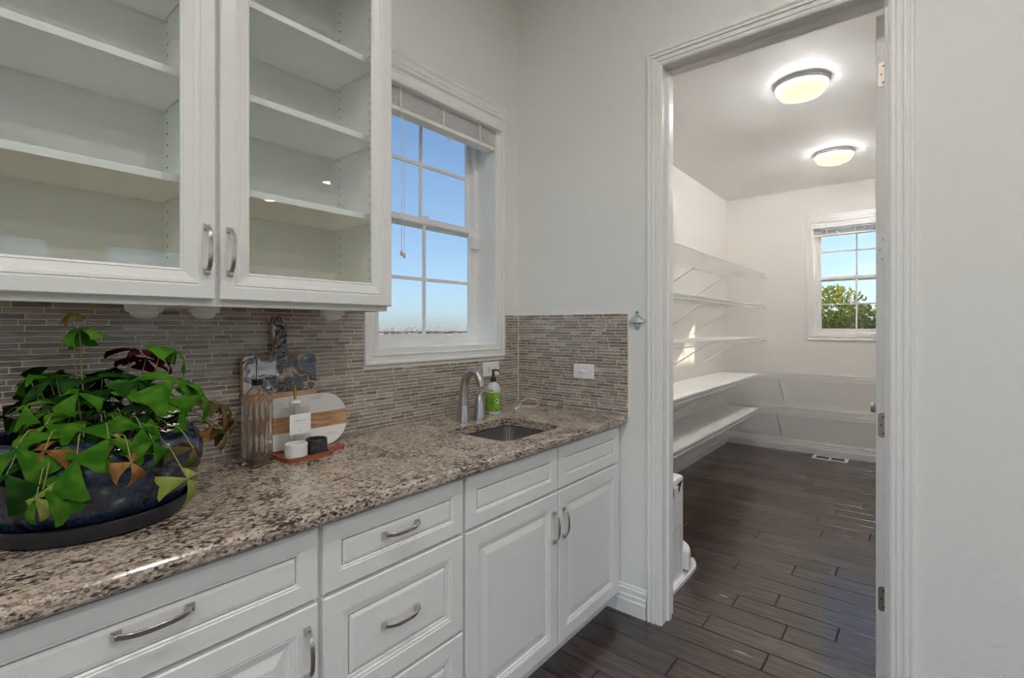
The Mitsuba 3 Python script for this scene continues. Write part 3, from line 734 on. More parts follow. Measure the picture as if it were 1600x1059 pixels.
plate('outlet', on_left(XA + 0.0082), 1.829, 1.949, 1.074, 1.147, 'white wall outlet set sideways in the mosaic below the window corner', 'outlet', 'outlet')
plate('light_switch', on_door_wall(YB - 0.0082), -1.326, -1.211, 1.070, 1.142, 'white light switch set sideways in the mosaic beside the doorway', 'switch', 'switch')

ck = thing('charging_cord', 'small coil of white cord with a plug in the counter corner', 'cord')
put(ck + '__cable', tube(curve([(-1.560, 1.963, 0.915), (-1.580, 1.995, 0.922), (-1.592, 2.030, 0.938), (-1.572, 2.062, 0.950), (-1.535, 2.078, 0.944), (-1.512, 2.072, 0.927), (-1.525, 2.050, 0.915), (-1.560, 2.035, 0.913), (-1.595, 2.010, 0.913)], 8), 0.0018, 6), 'm_cord', smooth=40)
put(ck + '__plug', tube([(-1.548, 1.925, 0.9165), (-1.557, 1.955, 0.9165), (-1.560, 1.963, 0.9165)], [0.0062, 0.0062, 0.003], 10), 'm_plate', smooth=40)

ok = thing('bottle_opener', 'galvanised cast bottle opener screwed to the wall beside the door casing', 'bottle opener')
ow = on_door_wall(YB)
ox, oz = -0.990, 1.352
body = Polygon([(ox - 0.010, oz + 0.044), (ox - 0.004, oz + 0.048), (ox + 0.004, oz + 0.046), (ox + 0.008, oz + 0.040), (ox + 0.007, oz + 0.028), (ox + 0.018, oz + 0.020), (ox + 0.034, oz + 0.008), (ox + 0.040, oz - 0.001), (ox + 0.028, oz - 0.004),
                (ox + 0.016, oz - 0.012), (ox + 0.012, oz - 0.030), (ox + 0.005, oz - 0.039), (ox - 0.004, oz - 0.040), (ox - 0.009, oz - 0.034), (ox - 0.014, oz - 0.022), (ox - 0.024, oz - 0.006), (ox - 0.036, oz + 0.001), (ox - 0.030, oz + 0.012), (ox - 0.014, oz + 0.022), (ox - 0.007, oz + 0.030)])
put(ok + '__back_plate', extrude(body.buffer(0.001, 4), ow, 0, 0.004), 'm_zinc')
hv = []
for i, t in enumerate(np.linspace(-1, 1, 13)):
    for d, dz in ((0.002, 0.020 * (1 - abs(t)) + 0.004), (0.014, 0.014 * (1 - t * t) + 0.001), (0.022, 0.004 * (1 - t * t) - 0.002), (0.024, -0.004 - 0.002 * (1 - t * t)), (0.019, -0.006)):
        hv.append(ow(ox + 0.036 * t, oz + dz, d * (1 - 0.55 * abs(t) ** 2)))
put(ok + '__hood', quads_to_mesh(hv, [(i * 5 + j, i * 5 + j + 1, i * 5 + j + 6, i * 5 + j + 5) for i in range(12) for j in range(4)]), 'm_zinc', smooth=50)
put(ok + '__tooth', extrude(Polygon([(ox - 0.022, oz - 0.002), (ox - 0.006, oz - 0.004), (ox - 0.016, oz - 0.014), (ox - 0.021, oz - 0.010)]), ow, 0.003, 0.014), 'm_zinc')
for dx, dz in ((-0.002, 0.039), (-0.002, -0.032)):
    put(ok + '__screw', extrude(Point(ox + dx, oz + dz).buffer(0.0032, 5), ow, 0.004, 0.0062), 'm_hinge_dark')

# ------------------------------------------------------------------ things on the counter: boards, bottles, tray, cups
def leaning(xb, tilt):
    """A plane (a = y, b = height along the board, d = out) that stands at x = xb on the counter and leans back by tilt (radians)."""
    return lambda a, b, d: (xb - b * math.sin(tilt) + d * math.cos(tilt), a, 0.9105 + b * math.cos(tilt) + d * math.sin(tilt))


PB = leaning(-1.640, 0.085)
half = 0.123
sq = sbox(0.7925 - half, 0.0, 0.7925 + half, 0.322).buffer(-0.016).buffer(0.016, 6)
hnd = Polygon([(0.7925 - 0.060, 0.312), (0.7925 - 0.030, 0.322), (0.7925 - 0.020, 0.342), (0.7925 - 0.020, 0.358), (0.7925 - 0.025, 0.395), (0.7925 - 0.024, 0.425), (0.7925 - 0.014, 0.444), (0.7925, 0.450), (0.7925 + 0.014, 0.444), (0.7925 + 0.024, 0.425), (0.7925 + 0.025, 0.395), (0.7925 + 0.020, 0.358), (0.7925 + 0.020, 0.342), (0.7925 + 0.030, 0.322), (0.7925 + 0.060, 0.312)])
outline = sq.union(hnd).buffer(0.004).buffer(-0.004)
kb_ = thing('resin_serving_board', 'large wooden serving board with a glossy black and gold resin top', 'serving board')
put(kb_ + '__board', extrude(outline, PB, 0.0, 0.018), 'm_wood')
put(kb_ + '__resin', extrude(outline.buffer(-0.0008).intersection(sbox(0, 0.197, 2, 1)), PB, 0.0178, 0.0205), 'm_resin', label='glossy marbled resin coat')
PO = leaning(-1.6155, 0.10)
st = sbox(0.776, 0.091, 0.929, 0.0915).buffer(0.0905, 24)
kb_ = thing('marble_serving_board', 'oval white marble serving board with a wooden stripe, leaning behind the bottles', 'serving board')
zlo, zhi = 0.064, 0.117
put(kb_ + '__marble', extrude(st.intersection(sbox(0, -1, 2, zlo)), PO, 0, 0.012), 'm_marble')
put(kb_ + '__marble', extrude(st.intersection(sbox(0, zhi, 2, 2)), PO, 0, 0.012), 'm_marble')
put(kb_ + '__wood_stripe', extrude(st.intersection(sbox(0, zlo, 2, zhi)), PO, 0, 0.0121), 'm_wood', label='warm brown wood stripe')

bk_ = thing('ribbed_bottle', 'tall ribbed glass bottle with a dark pourer beside the potted plant', 'bottle')
bxx, byy = -1.548, 0.672
ang = np.arange(96) * 2 * math.pi / 96
prof = [(0.0, 0.9112, 0), (0.036, 0.9112, 0), (0.0425, 0.914, 0), (0.0435, 0.922, 0), (0.0410, 0.932, 0), (0.0430, 0.940, 1), (0.0430, 1.092, 1), (0.0425, 1.098, 0), (0.0435, 1.102, 0), (0.0432, 1.108, 0), (0.036, 1.122, 0), (0.022, 1.136, 0), (0.0150, 1.144, 0), (0.0145, 1.150, 0), (0.0160, 1.153, 0), (0.0160, 1.158, 0), (0.0142, 1.160, 0),
        (0.0120, 1.159, 0), (0.0118, 1.145, 0), (0.0190, 1.134, 0), (0.0330, 1.119, 0), (0.0395, 1.106, 0), (0.0385, 1.092, 0), (0.0385, 0.940, 0), (0.0370, 0.926, 0), (0.030, 0.921, 0), (0.0, 0.9195, 0)]
nr = 180
ang = np.arange(nr) * 2 * math.pi / nr
v = np.vstack([np.stack([bxx + (r - 0.0034 * rb * (1 - np.abs(np.cos(9 * ang)))) * np.cos(ang), byy + (r - 0.0034 * rb * (1 - np.abs(np.cos(9 * ang)))) * np.sin(ang), np.full(nr, z)], 1) for r, z, rb in prof])
m = quads_to_mesh(v, [(i * nr + k, i * nr + (k + 1) % nr, (i + 1) * nr + (k + 1) % nr, (i + 1) * nr + k) for i in range(len(prof) - 1) for k in range(nr)])
put(bk_ + '__glass', m, 'm_bottle_glass', smooth=35)
put(bk_ + '__stopper', lathe([(0, 1.150), (0.0130, 1.150), (0.0132, 1.161), (0.0165, 1.162), (0.0165, 1.167), (0, 1.168)], (bxx, byy, 0), 24), 'm_black_plastic', smooth=30)
put(bk_ + '__pour_spout', tube(curve([(bxx, byy, 1.166), (bxx, byy, 1.205), (bxx + 0.004, byy - 0.002, 1.232)], 6), 0.0032, 8), 'm_nickel', smooth=40)

tk = thing('condiment_tray', 'small reddish wooden tray with a handle, holding a bottle and two cups', 'tray')
trp = sbox(-1.600, 0.728, -1.468, 0.882).buffer(-0.012).buffer(0.012, 6)
trh = Polygon([(-1.570, 0.875), (-1.500, 0.875), (-1.512, 0.895), (-1.514, 0.940), (-1.522, 0.952), (-1.548, 0.952), (-1.556, 0.940), (-1.558, 0.895)])
tro = trp.union(trh).buffer(0.004).buffer(-0.004)
put(tk + '__base', slab(tro, 0.910, 0.9175), 'm_tray')
put(tk + '__rim', slab(tro.difference(trp.buffer(-0.007).union(Point(-1.535, 0.932).buffer(0.007))), 0.9175, 0.9235), 'm_tray')

qk = thing('square_dispenser_bottle', 'clear square glass bottle with white label and gold pour spout on the tray', 'bottle')
QX0, QX1, QY0, QY1 = -1.598, -1.535, 0.762, 0.836
rr = rrect(QX0, QX1, QY0, QY1, 0.006)


def loft(rings_):
    n_ = len(rings_[0][0])
    v_ = np.vstack([np.column_stack([c_, np.full(n_, z_)]) for c_, z_ in rings_])
    return quads_to_mesh(v_, [(i * n_ + k, i * n_ + (k + 1) % n_, (i + 1) * n_ + (k + 1) % n_, (i + 1) * n_ + k) for i in range(len(rings_) - 1) for k in range(n_)])


c0 = np.array(rr.exterior.coords)[:-1]
cen = np.array([(QX0 + QX1) / 2, (QY0 + QY1) / 2])
circ = lambda r_: cen + (c0 - cen) / np.linalg.norm(c0 - cen, axis=1, keepdims=True) * r_
put(qk + '__glass', loft([(cen + (c0 - cen) * 0.0, 0.9185), (cen + (c0 - cen) * 0.96, 0.9185), (c0, 0.921), (c0, 1.062), (cen + (c0 - cen) * 0.94, 1.068), (circ(0.016), 1.069), (circ(0.0135), 1.072), (circ(0.0135), 1.082)]), 'm_clear_glass', smooth=30)
put(qk + '__glass_base', slab(rr.buffer(-0.004), 0.9195, 0.9255), 'm_clear_glass')
put(qk + '__collar', lathe([(0, 1.076), (0.016, 1.076), (0.0185, 1.080), (0.0175, 1.086), (0.010, 1.089), (0.004, 1.090), (0, 1.090)], (cen[0], cen[1], 0), 24), 'm_plate', smooth=30)
put(qk + '__pour_spout', tube([(cen[0], cen[1], 1.088), (cen[0], cen[1], 1.120), (cen[0] + 0.001, cen[1], 1.136)], [0.0042, 0.0040, 0.0030], 10), 'm_gold', smooth=40, label='thin gold pour spout')
put(qk + '__tube', tube([(cen[0], cen[1], 0.93), (cen[0], cen[1], 1.076)], 0.0025, 6), 'm_clear_glass')
LB = on_left(QX1)
put(qk + '__label', extrude(sbox(0.766, 0.982, 0.836, 1.046), LB, 0.0004, 0.0010), 'm_label', label='white paper label')


def words(txt, plane, a, b, h, d):
    m_ = meshkit.text_mesh(txt, h, 0.0003)
    wdt = m_.bounds[1][0] - m_.bounds[0][0]
    m_.vertices = np.array([plane(a - wdt / 2 + p[0], b + p[1], d + p[2]) for p in m_.vertices])
    return m_


put(qk + '__label_print', cat([words('HONEY & SYRUP', LB, 0.8, 1.0225, 0.0038, 0.0010), words('No. 1', LB, 0.8, 1.0155, 0.0026, 0.0010), words('kitchen and bar', LB, 0.8, 0.992, 0.0018, 0.0010)]), 'm_print', label='fine grey lettering')


def cup(name, x, y, r, h, mat, label):
    prof_ = [(0, 0.9178), (r - 0.002, 0.9178), (r, 0.920), (r, 0.9178 + h - 0.002), (r - 0.0015, 0.9178 + h), (r - 0.006, 0.9178 + h), (r - 0.0075, 0.9178 + h - 0.002), (r - 0.0075, 0.926), (0, 0.925)]
    put(name, lathe(prof_, (x, y, 0), 40), mat, label, 'cup', 'stone cups on the small tray', smooth=35)


cup('condiment_cup', -1.505, 0.772, 0.0335, 0.044, 'm_white_stone', 'white stone cup on the wooden tray')
cup('condiment_cup_001', -1.513, 0.844, 0.0330, 0.046, 'm_black_stone', 'black stone cup on the wooden tray')

# ------------------------------------------------------------------ potted plant
PCX, PCY = -1.392, 0.258
put('plant_saucer', lathe([(0, 0.9105), (0.160, 0.9105), (0.168, 0.914), (0.181, 0.940), (0.182, 0.945), (0.178, 0.9475), (0.174, 0.9445), (0.164, 0.922), (0, 0.921)], (PCX, PCY, 0), 72), 'm_saucer', 'matt dark grey round saucer under the blue plant pot', 'saucer', smooth=35)
pk = thing('potted_plant', 'bushy shamrock plant with drooping green and dark red leaves in a wide glazed blue pot', 'potted plant')
put(pk + '__pot', lathe([(0, 0.9215), (0.125, 0.9215), (0.142, 0.926), (0.168, 0.950), (0.190, 0.985), (0.202, 1.022), (0.204, 1.050), (0.197, 1.077), (0.181, 1.096), (0.170, 1.103), (0.161, 1.105), (0.155, 1.100), (0.160, 1.082), (0.182, 1.050), (0.175, 1.02)], (PCX, PCY, 0), 72), 'm_glaze', smooth=40, label='wide dark blue glazed pot')
sv = lathe([(0, 1.078), (0.05, 1.079), (0.1, 1.076), (0.135, 1.070), (0.170, 1.066)], (PCX, PCY, 0), 48)
sv.vertices[:, 2] += (meshkit.noise(sv.vertices * 70) - 0.5) * 0.012
put(pk + '__soil', sv, 'm_soil', smooth=True)


def leaflet(ln, wd, fold, droop):
    """A shamrock leaflet from the origin along +x: broad notched tip, folded along its midrib, bending down."""
    nt, ns = 7, 7
    v_, q_ = [], []
    for i in range(nt):
        t = i / (nt - 1)
        for j in range(ns):
            s = 2 * j / (ns - 1) - 1
            w_ = wd * (0.06 + 0.94 * t ** 0.95)
            x_ = ln * (t * (1 + 0.05 * abs(s) * t) - 0.13 * abs(s) ** 6 * t ** 3)
            y_ = s * w_ * math.cos(fold)
            z_ = abs(s) * w_ * math.sin(fold) * -1
            b_ = droop * t
            v_.append((x_ * (math.sin(b_ + 1e-6) / (b_ + 1e-6)), y_, z_ - x_ * (1 - math.cos(b_ + 1e-6)) / (b_ + 1e-6) + 0.03 * ln * math.sin(5 * t + 3 * s)))
    q_ = [(i * ns + j, i * ns + j + 1, (i + 1) * ns + j + 1, (i + 1) * ns + j) for i in range(nt - 1) for j in range(ns - 1)]
    return quads_to_mesh(v_, q_)


def rot(m_, axis, ang_):
    m_.apply_transform(trimesh.transformations.rotation_matrix(ang_, axis))
    return m_


LEAVES = [(-1.425, 0.240, 1.322, 0.056, 'g', 0.9), (-1.455, 0.232, 1.358, 0.028, 't', 1.2), (-1.628, 0.190, 1.174, 0.05, 'd', 0.3), (-1.577, 0.235, 1.192, 0.055, 'd', 0.2), (-1.620, 0.211, 1.153, 0.05, 'd', 0.2), (-1.483, 0.312, 1.223, 0.055, 'd', 0.3),
          (-1.475, 0.344, 1.272, 0.05, 'r', 0.6), (-1.448, 0.367, 1.249, 0.055, 'r', 0.5), (-1.386, 0.379, 1.263, 0.045, 'r', 0.6), (-1.387, 0.339, 1.209, 0.065, 'd', 0.4), (-1.38, 0.293, 1.187, 0.055, 'd', 0.3), (-1.294, 0.312, 1.198, 0.05, 'g', 0.3),
          (-1.322, 0.392, 1.271, 0.055, 'g', 0.9), (-1.255, 0.369, 1.212, 0.075, 'g', 0.8), (-1.25, 0.425, 1.173, 0.06, 'g', 0.9), (-1.316, 0.423, 1.192, 0.05, 'g', 0.6), (-1.303, 0.356, 1.184, 0.05, 'g', 0.3), (-1.307, 0.482, 1.137, 0.055, 'o', 0.9),
          (-1.303, 0.201, 1.131, 0.055, 'g', 0.8), (-1.275, 0.165, 1.140, 0.055, 'g', 0.5), (-1.183, 0.195, 1.087, 0.064, 'g', 0.8), (-1.176, 0.24, 1.115, 0.062, 'g', 0.7), (-1.187, 0.257, 1.113, 0.05, 'y', 1.1), (-1.222, 0.120, 1.112, 0.066, 'g', 0.8),
          (-1.206, 0.107, 1.072, 0.062, 'd', 0.9), (-1.180, 0.150, 1.042, 0.060, 'g', 1.1), (-1.175, 0.140, 1.030, 0.046, 'y', 1.2), (-1.176, 0.292, 1.128, 0.055, 'g', 0.8), (-1.171, 0.309, 1.098, 0.045, 'g', 1.0), (-1.141, 0.359, 1.019, 0.055, 'y', 1.1),
          (-1.177, 0.381, 1.071, 0.045, 'o', 1.2), (-1.143, 0.267, 1.071, 0.045, 'b', 1.2), (-1.205, 0.155, 1.105, 0.05, 'b', 1.2), (-1.349, 0.254, 1.15, 0.05, 'd', 0.4), (-1.507, 0.164, 1.117, 0.05, 'd', 0.4), (-1.484, 0.234, 1.153, 0.055, 'd', 0.4),
          (-1.266, 0.334, 1.148, 0.05, 'd', 0.5), (-1.282, 0.283, 1.14, 0.045, 'g', 0.5), (-1.241, 0.381, 1.145, 0.05, 'g', 0.7), (-1.325, 0.467, 1.086, 0.04, 'b', 1.0), (-1.332, 0.513, 1.118, 0.04, 'o', 1.0), (-1.253, 0.216, 1.103, 0.05, 'd', 0.6),
          (-1.602, 0.138, 1.124, 0.05, 'd', 0.5), (-1.275, 0.25, 1.126, 0.045, 'd', 0.6), (-1.333, 0.383, 1.153, 0.05, 'd', 0.5), (-1.342, 0.505, 1.060, 0.042, 'o', 1.2), (-1.349, 0.530, 1.088, 0.036, 'o', 1.3), (-1.630, 0.190, 1.195, 0.05, 'd', 0.3), (-1.466, 0.287, 1.208, 0.055, 'd', 0.3), (-1.45, 0.262, 1.182, 0.06, 'd', 0.4)]
prng = np.random.default_rng(5)
for i in range(34):      # the inner crown
    a, r = prng.uniform(0, 2 * math.pi), 0.13 * math.sqrt(prng.uniform(0.05, 1))
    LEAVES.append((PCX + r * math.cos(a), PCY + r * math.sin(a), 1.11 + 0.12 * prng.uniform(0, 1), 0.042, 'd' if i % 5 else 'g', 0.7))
LEAFLAB = {'r': 'dark red leaf', 'y': 'pale yellow green leaf', 'b': 'withered orange brown leaf', 't': 'small tan leaf', 'o': 'dull olive brown leaf'}
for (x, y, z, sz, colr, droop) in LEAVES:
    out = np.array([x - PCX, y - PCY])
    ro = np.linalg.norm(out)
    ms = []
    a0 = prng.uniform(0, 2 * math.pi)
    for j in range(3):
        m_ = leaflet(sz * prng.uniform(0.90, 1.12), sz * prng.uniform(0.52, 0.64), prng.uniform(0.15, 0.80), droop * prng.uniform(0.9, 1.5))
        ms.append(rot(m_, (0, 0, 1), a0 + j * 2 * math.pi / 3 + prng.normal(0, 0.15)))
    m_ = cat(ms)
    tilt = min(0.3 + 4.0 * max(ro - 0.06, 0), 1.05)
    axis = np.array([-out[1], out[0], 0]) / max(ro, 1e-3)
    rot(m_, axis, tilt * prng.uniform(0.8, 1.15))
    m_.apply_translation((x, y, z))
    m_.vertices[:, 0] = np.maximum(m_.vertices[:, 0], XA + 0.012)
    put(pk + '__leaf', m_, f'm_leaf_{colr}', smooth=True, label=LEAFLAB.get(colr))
    b0 = np.array([PCX + out[0] * 0.45, PCY + out[1] * 0.45, 1.072]) if ro < 0.25 else np.array([PCX + out[0] * 0.3, PCY + out[1] * 0.3, 1.075])
    top_ = np.array([x, y, z])
    midp = (b0 + top_) / 2 + np.array([0, 0, 0.045 if z < 1.15 else 0.01]) + np.append(out * 0.08, 0)
    put(pk + '__stem', tube(curve([b0, midp, top_], 7), np.linspace(0.0018, 0.0011, 15), 5, caps=False), 'm_stem', smooth=True)
for i, (x, y, z) in enumerate([(-1.215, 0.345, 1.135), (-1.205, 0.352, 1.118), (-1.200, 0.340, 1.108), (-1.226, 0.360, 1.142), (-1.205, 0.330, 1.072), (-1.195, 0.345, 1.066)]):
    ms = [rot(rot(leaflet(0.012, 0.004, 0.2, 0.4), (0, 1, 0), -0.6), (0, 0, 1), j * 1.2566) for j in range(5)]
    m_ = cat(ms)
    m_.apply_translation((x, y, z))
    put(pk + '__flower', m_, 'm_petal', smooth=True, label='tiny white flower')
    put(pk + '__stem', tube(curve([(PCX + 0.10, PCY + 0.05, 1.075), ((x + PCX + 0.1) / 2, (y + PCY + 0.05) / 2, max(z, 1.10) + 0.012), (x, y, z)], 5), 0.0009, 5, caps=False), 'm_stem')
put(pk + '__ladybird_pick', tube(curve([(-1.49, 0.165, 1.090), (-1.485, 0.172, 1.100), (-1.478, 0.182, 1.101), (-1.472, 0.190, 1.094)], 4), np.array([0.003, 0.006, 0.008, 0.009, 0.0095, 0.0095, 0.009, 0.009, 0.0085, 0.008, 0.006, 0.005, 0.003]), 10), 'm_red', smooth=40, label='small red ornament among the leaves')

# ------------------------------------------------------------------ pantry shelves
def wire_shelf(run, a0, a1, back, depth, z, label, liner=False, braces=(), end=None):
    """A ventilated wire shelf along y on the left wall (run 'y') or along x on the far wall (run 'x'). a = along, d = out of the wall."""
    P = (lambda a, d, h: (back + d, a, h)) if run == 'y' else (lambda a, d, h: (a, back - d, h))
    k = thing('wire_shelf', label, 'shelf')
    rod = lambda d, h, r: tube([P(a0, d, h), P(a1, d, h)], r, 6)
    put(k + '__rail', rod(0.010, z, 0.0028), 'm_wire')
    put(k + '__rail', rod(depth, z, 0.0034), 'm_wire')
    put(k + '__rail', rod(depth, z - 0.032, 0.0034), 'm_wire')
    for f in (0.34, 0.67):
        put(k + '__rail', rod(depth * f, z - 0.0045, 0.0026), 'm_wire')
    n_ = int((a1 - a0) / 0.0254)
    ms = []
    for i in range(n_ + 1):
        a = a0 + (a1 - a0) * i / n_
        ms.append(tube([P(a, 0.006, z + 0.002), P(a, depth - 0.001, z + 0.002), P(a, depth + 0.003, z - 0.002), P(a, depth + 0.003, z - 0.034)], 0.00115, 4, caps=False))
    put(k + '__cross_wires', cat(ms), 'm_wire', kind='stuff')
    if liner:
        xs = sorted((P(a0, 0.006, 0), P(a1, depth - 0.004, 0)))
        lo_, hi_ = np.min(xs, 0), np.max(xs, 0)
        put(k + '__liner', bx(lo_[0], hi_[0], lo_[1], hi_[1], z + 0.0035, z + 0.0055), 'm_wire', label='translucent white shelf liner sheet')
    for a in braces:
        put(k + '__brace', tube([P(a, depth - 0.006, z - 0.030), P(a, 0.012, z - 0.285), P(a, 0.004, z - 0.300)], 0.0046, 8), 'm_wire', label='slanted support brace')
    for a in np.arange(a0 + 0.15, a1, 0.5):
        put(k + '__wall_clip', bx(*sum([sorted(q_) for q_ in zip(P(a - 0.008, 0.0, z - 0.012), P(a + 0.008, 0.012, z + 0.008))], [])), 'm_wire')
    if end is not None:
        put(k + '__end_bracket', bx(*sum([sorted(q_) for q_ in zip(P(end - 0.012, depth - 0.03, z - 0.045), P(end, depth + 0.012, z + 0.010))], []), 0.002), 'm_wire')
        put(k + '__screw', bx(*sum([sorted(q_) for q_ in zip(P(end - 0.0135, depth - 0.012, z - 0.034), P(end - 0.011, depth - 0.005, z - 0.027))], [])), 'm_dark')
    return k


SD = 0.408
ys0 = YB + 0.135
NAMES = ['top white wire shelf on the left pantry wall', 'second white wire shelf from the top on the left pantry wall', 'middle white wire shelf on the left pantry wall, crossed by a sun patch', 'second lowest wire shelf on the left pantry wall, with a white liner', 'lowest wire shelf on the left pantry wall, with a white liner']
for z, nm_, ln_ in zip((1.903, 1.557, 1.213, 0.822, 0.462), NAMES, (False, False, False, True, True)):
    up_ = z > 1
    wire_shelf('y', ys0, YF - 0.003 if up_ else YF - 0.308, XA, SD, z, nm_, ln_, braces=(3.05, 4.03, 4.90) if z > 0.6 else (), end=YF - 0.001 if up_ else None)
for z, lab in ((0.824, 'upper white wire shelf along the far pantry wall under the window'), (0.460, 'lower white wire shelf along the far pantry wall, near the floor')):
    wire_shelf('x', XA + 0.01, PX1 - 0.01, YF, 0.300, z, lab, False, braces=(-1.10, 0.1) if z > 0.6 else (-1.12, 0.1))

# ------------------------------------------------------------------ pantry: vacuum dock, floor vent, ceiling lamps
dk_ = thing('robot_vacuum_dock', 'white robot vacuum dock tower standing just inside the pantry doorway', 'vacuum dock')
base = Polygon([(-1.276, 2.262), (-0.940, 2.262), (-0.928, 2.34), (-0.926, 2.62), (-0.932, 2.74), (-0.96, 2.80), (-1.06, 2.84), (-1.18, 2.84), (-1.26, 2.80), (-1.276, 2.74)])
put(dk_ + '__base_plate', cat([slab(base, 0.0005, 0.018), slab(base.buffer(-0.006), 0.018, 0.026)]), 'm_dock')
tw = sbox(-1.272, 2.268, -0.949, 2.600).buffer(-0.02).buffer(0.02, 6)
twm = slab(tw, 0.026, 0.500)
hood = sbox(-1.272, 2.268, -0.949, 2.600).buffer(-0.02).buffer(0.02, 6)
put(dk_ + '__tower', twm, 'm_dock', smooth=30)
h0 = np.array(hood.exterior.coords)[:-1]
hc = h0.mean(0)
put(dk_ + '__lid', loft([(h0, 0.503), (h0, 0.532), (hc + (h0 - hc) * 0.985, 0.540), (hc + (h0 - hc) * 0.95, 0.544), (hc + (h0 - hc) * 0.0, 0.545)]), 'm_dock', smooth=30)
SP = lambda a, b, d: (-0.949 + d, a, b)
put(dk_ + '__handle_recess', extrude(Polygon([(2.40, 0.455), (2.53, 0.470), (2.575, 0.525), (2.40, 0.500)]), SP, -0.002, 0.0006), 'm_dark', label='dark grip recess near the top')
put(dk_ + '__latch', extrude(Polygon([(2.455, 0.462), (2.505, 0.468), (2.505, 0.512), (2.455, 0.508)]).buffer(-0.004).buffer(0.004), SP, 0.0006, 0.006), 'm_dock')
put(dk_ + '__seam', cat([extrude(sbox(2.548, 0.06, 2.5505, 0.30), SP, 0.0, 0.0006), extrude(Polygon([(2.27, 0.255), (2.548, 0.298), (2.548, 0.300), (2.27, 0.257)]), SP, 0.0, 0.0006)]), 'm_hinge')
dome = Point(-1.085, 2.600).buffer(0.160, 24).intersection(sbox(-1.3, 2.60, -0.9, 3))
d0_ = np.array(dome.exterior.coords)[:-1]
dc_ = np.array([-1.085, 2.64])
put(dk_ + '__robot_bay', loft([(d0_, 0.045), (d0_, 0.125), (dc_ + (d0_ - dc_) * 0.97, 0.138), (dc_ + (d0_ - dc_) * 0.9, 0.146), (dc_ + (d0_ - dc_) * 0.0, 0.150)]), 'm_dock', smooth=30)
put(dk_ + '__robot_bay_base', slab(dome.buffer(-0.01), 0.026, 0.046), 'm_hinge')
put(dk_ + '__bumper_slot', extrude(sbox(2.64, 0.055, 2.646, 0.12), lambda a, b, d: (-0.930 + d, a, b), -0.001, 0.001), 'm_hinge')

vk = thing('floor_vent', 'white metal floor register by the far pantry wall', 'vent')
V0, V1, U0, U1 = -0.815, -0.515, 5.780, 5.935
put(vk + '__frame', slab(sbox(V0, U0, V1, U1).difference(sbox(V0 + 0.028, U0 + 0.022, (V0 + V1) / 2 - 0.008, U1 - 0.022)).difference(sbox((V0 + V1) / 2 + 0.008, U0 + 0.022, V1 - 0.028, U1 - 0.022)), 0.0002, 0.006), 'm_trim')
put(vk + '__well', slab(sbox(V0 + 0.02, U0 + 0.015, V1 - 0.02, U1 - 0.015), 0.0001, 0.0012), 'm_dark')
for i in range(16):
    x = V0 + 0.036 + i * 0.0152
    if abs(x - (V0 + V1) / 2) > 0.012:
        put(vk + '__slat', bx(x - 0.0012, x + 0.0012, U0 + 0.022, U1 - 0.022, 0.0012, 0.0040), 'm_hinge_dark')

for i, (x, y, lab) in enumerate([(-0.525, 3.352, 'round flush ceiling lamp in the pantry, the one nearer the doorway'), (-0.528, 4.878, 'round flush ceiling lamp in the pantry, the one nearer the far window')]):
    k = thing('ceiling_lamp', lab, 'lamp')
    put(k + '__ring', lathe([(0, ZC - 0.001), (0.128, ZC - 0.001), (0.130, ZC - 0.006), (0.126, ZC - 0.012), (0.130, ZC - 0.018), (0.126, ZC - 0.026), (0.10, ZC - 0.027)], (x, y, 0), 48), 'm_trim', smooth=30)
    s = mikit.ply(lathe([(0.1385, ZC - 0.029), (0.1365, ZC - 0.035), (0.1330, ZC - 0.044), (0.1285, ZC - 0.054)][::-1], (x, y, 0), 48), 'm_plate', smooth=True)
    s['emitter'] = {'type': 'area', 'radiance': rgb((GLOBE * 0.98, GLOBE * 0.93, GLOBE * 0.86))}
    put(k + '__rim', s, None, label='bright glowing rim')
    s = mikit.ply(lathe([(0.1285, ZC - 0.054), (0.123, ZC - 0.068), (0.110, ZC - 0.082), (0.075, ZC - 0.095), (0.035, ZC - 0.102), (0, ZC - 0.104)][::-1], (x, y, 0), 48), 'm_globe', smooth=True)
    s['emitter'] = {'type': 'area', 'radiance': rgb((0.98, 0.90, 0.66))}
    put(k + '__globe', s, None, label='glowing cream glass globe')

# recessed lights of the kitchen and the great room (two of them are mirrored in the cabinet glass)
RL = [(3.499, 3.648), (5.096, 3.583), (-0.1, 0.9), (-0.1, -0.9), (1.3, 0.3), (1.3, -1.4), (2.7, 0.3), (2.7, -1.4), (-0.3, -2.6), (1.3, -3.0)]
for i, (x, y) in enumerate(RL):
    k = thing('recessed_light', ('recessed ceiling light mirrored in the cabinet glass, right one of two', 'recessed ceiling light mirrored in the cabinet glass, left one of two')[i] if i < 2 else 'recessed ceiling light of the open room behind the camera', 'light', None if i < 2 else 'recessed ceiling lights')
    put(k + '__trim', lathe([(0.076, ZH - 0.0005), (0.095, ZH - 0.0005), (0.094, ZH - 0.004), (0.078, ZH - 0.006), (0.076, ZH - 0.004)], (x, y, 0), 28), 'm_trim', smooth=30)
    s = mikit.ply(lathe([(0, ZH - 0.003), (0.076, ZH - 0.003)], (x, y, 0), 24), 'm_plate')
    s['emitter'] = {'type': 'area', 'radiance': rgb((LAMP * 1.0, LAMP * 0.96, LAMP * 0.91))}
    put(k + '__lens', s, None)

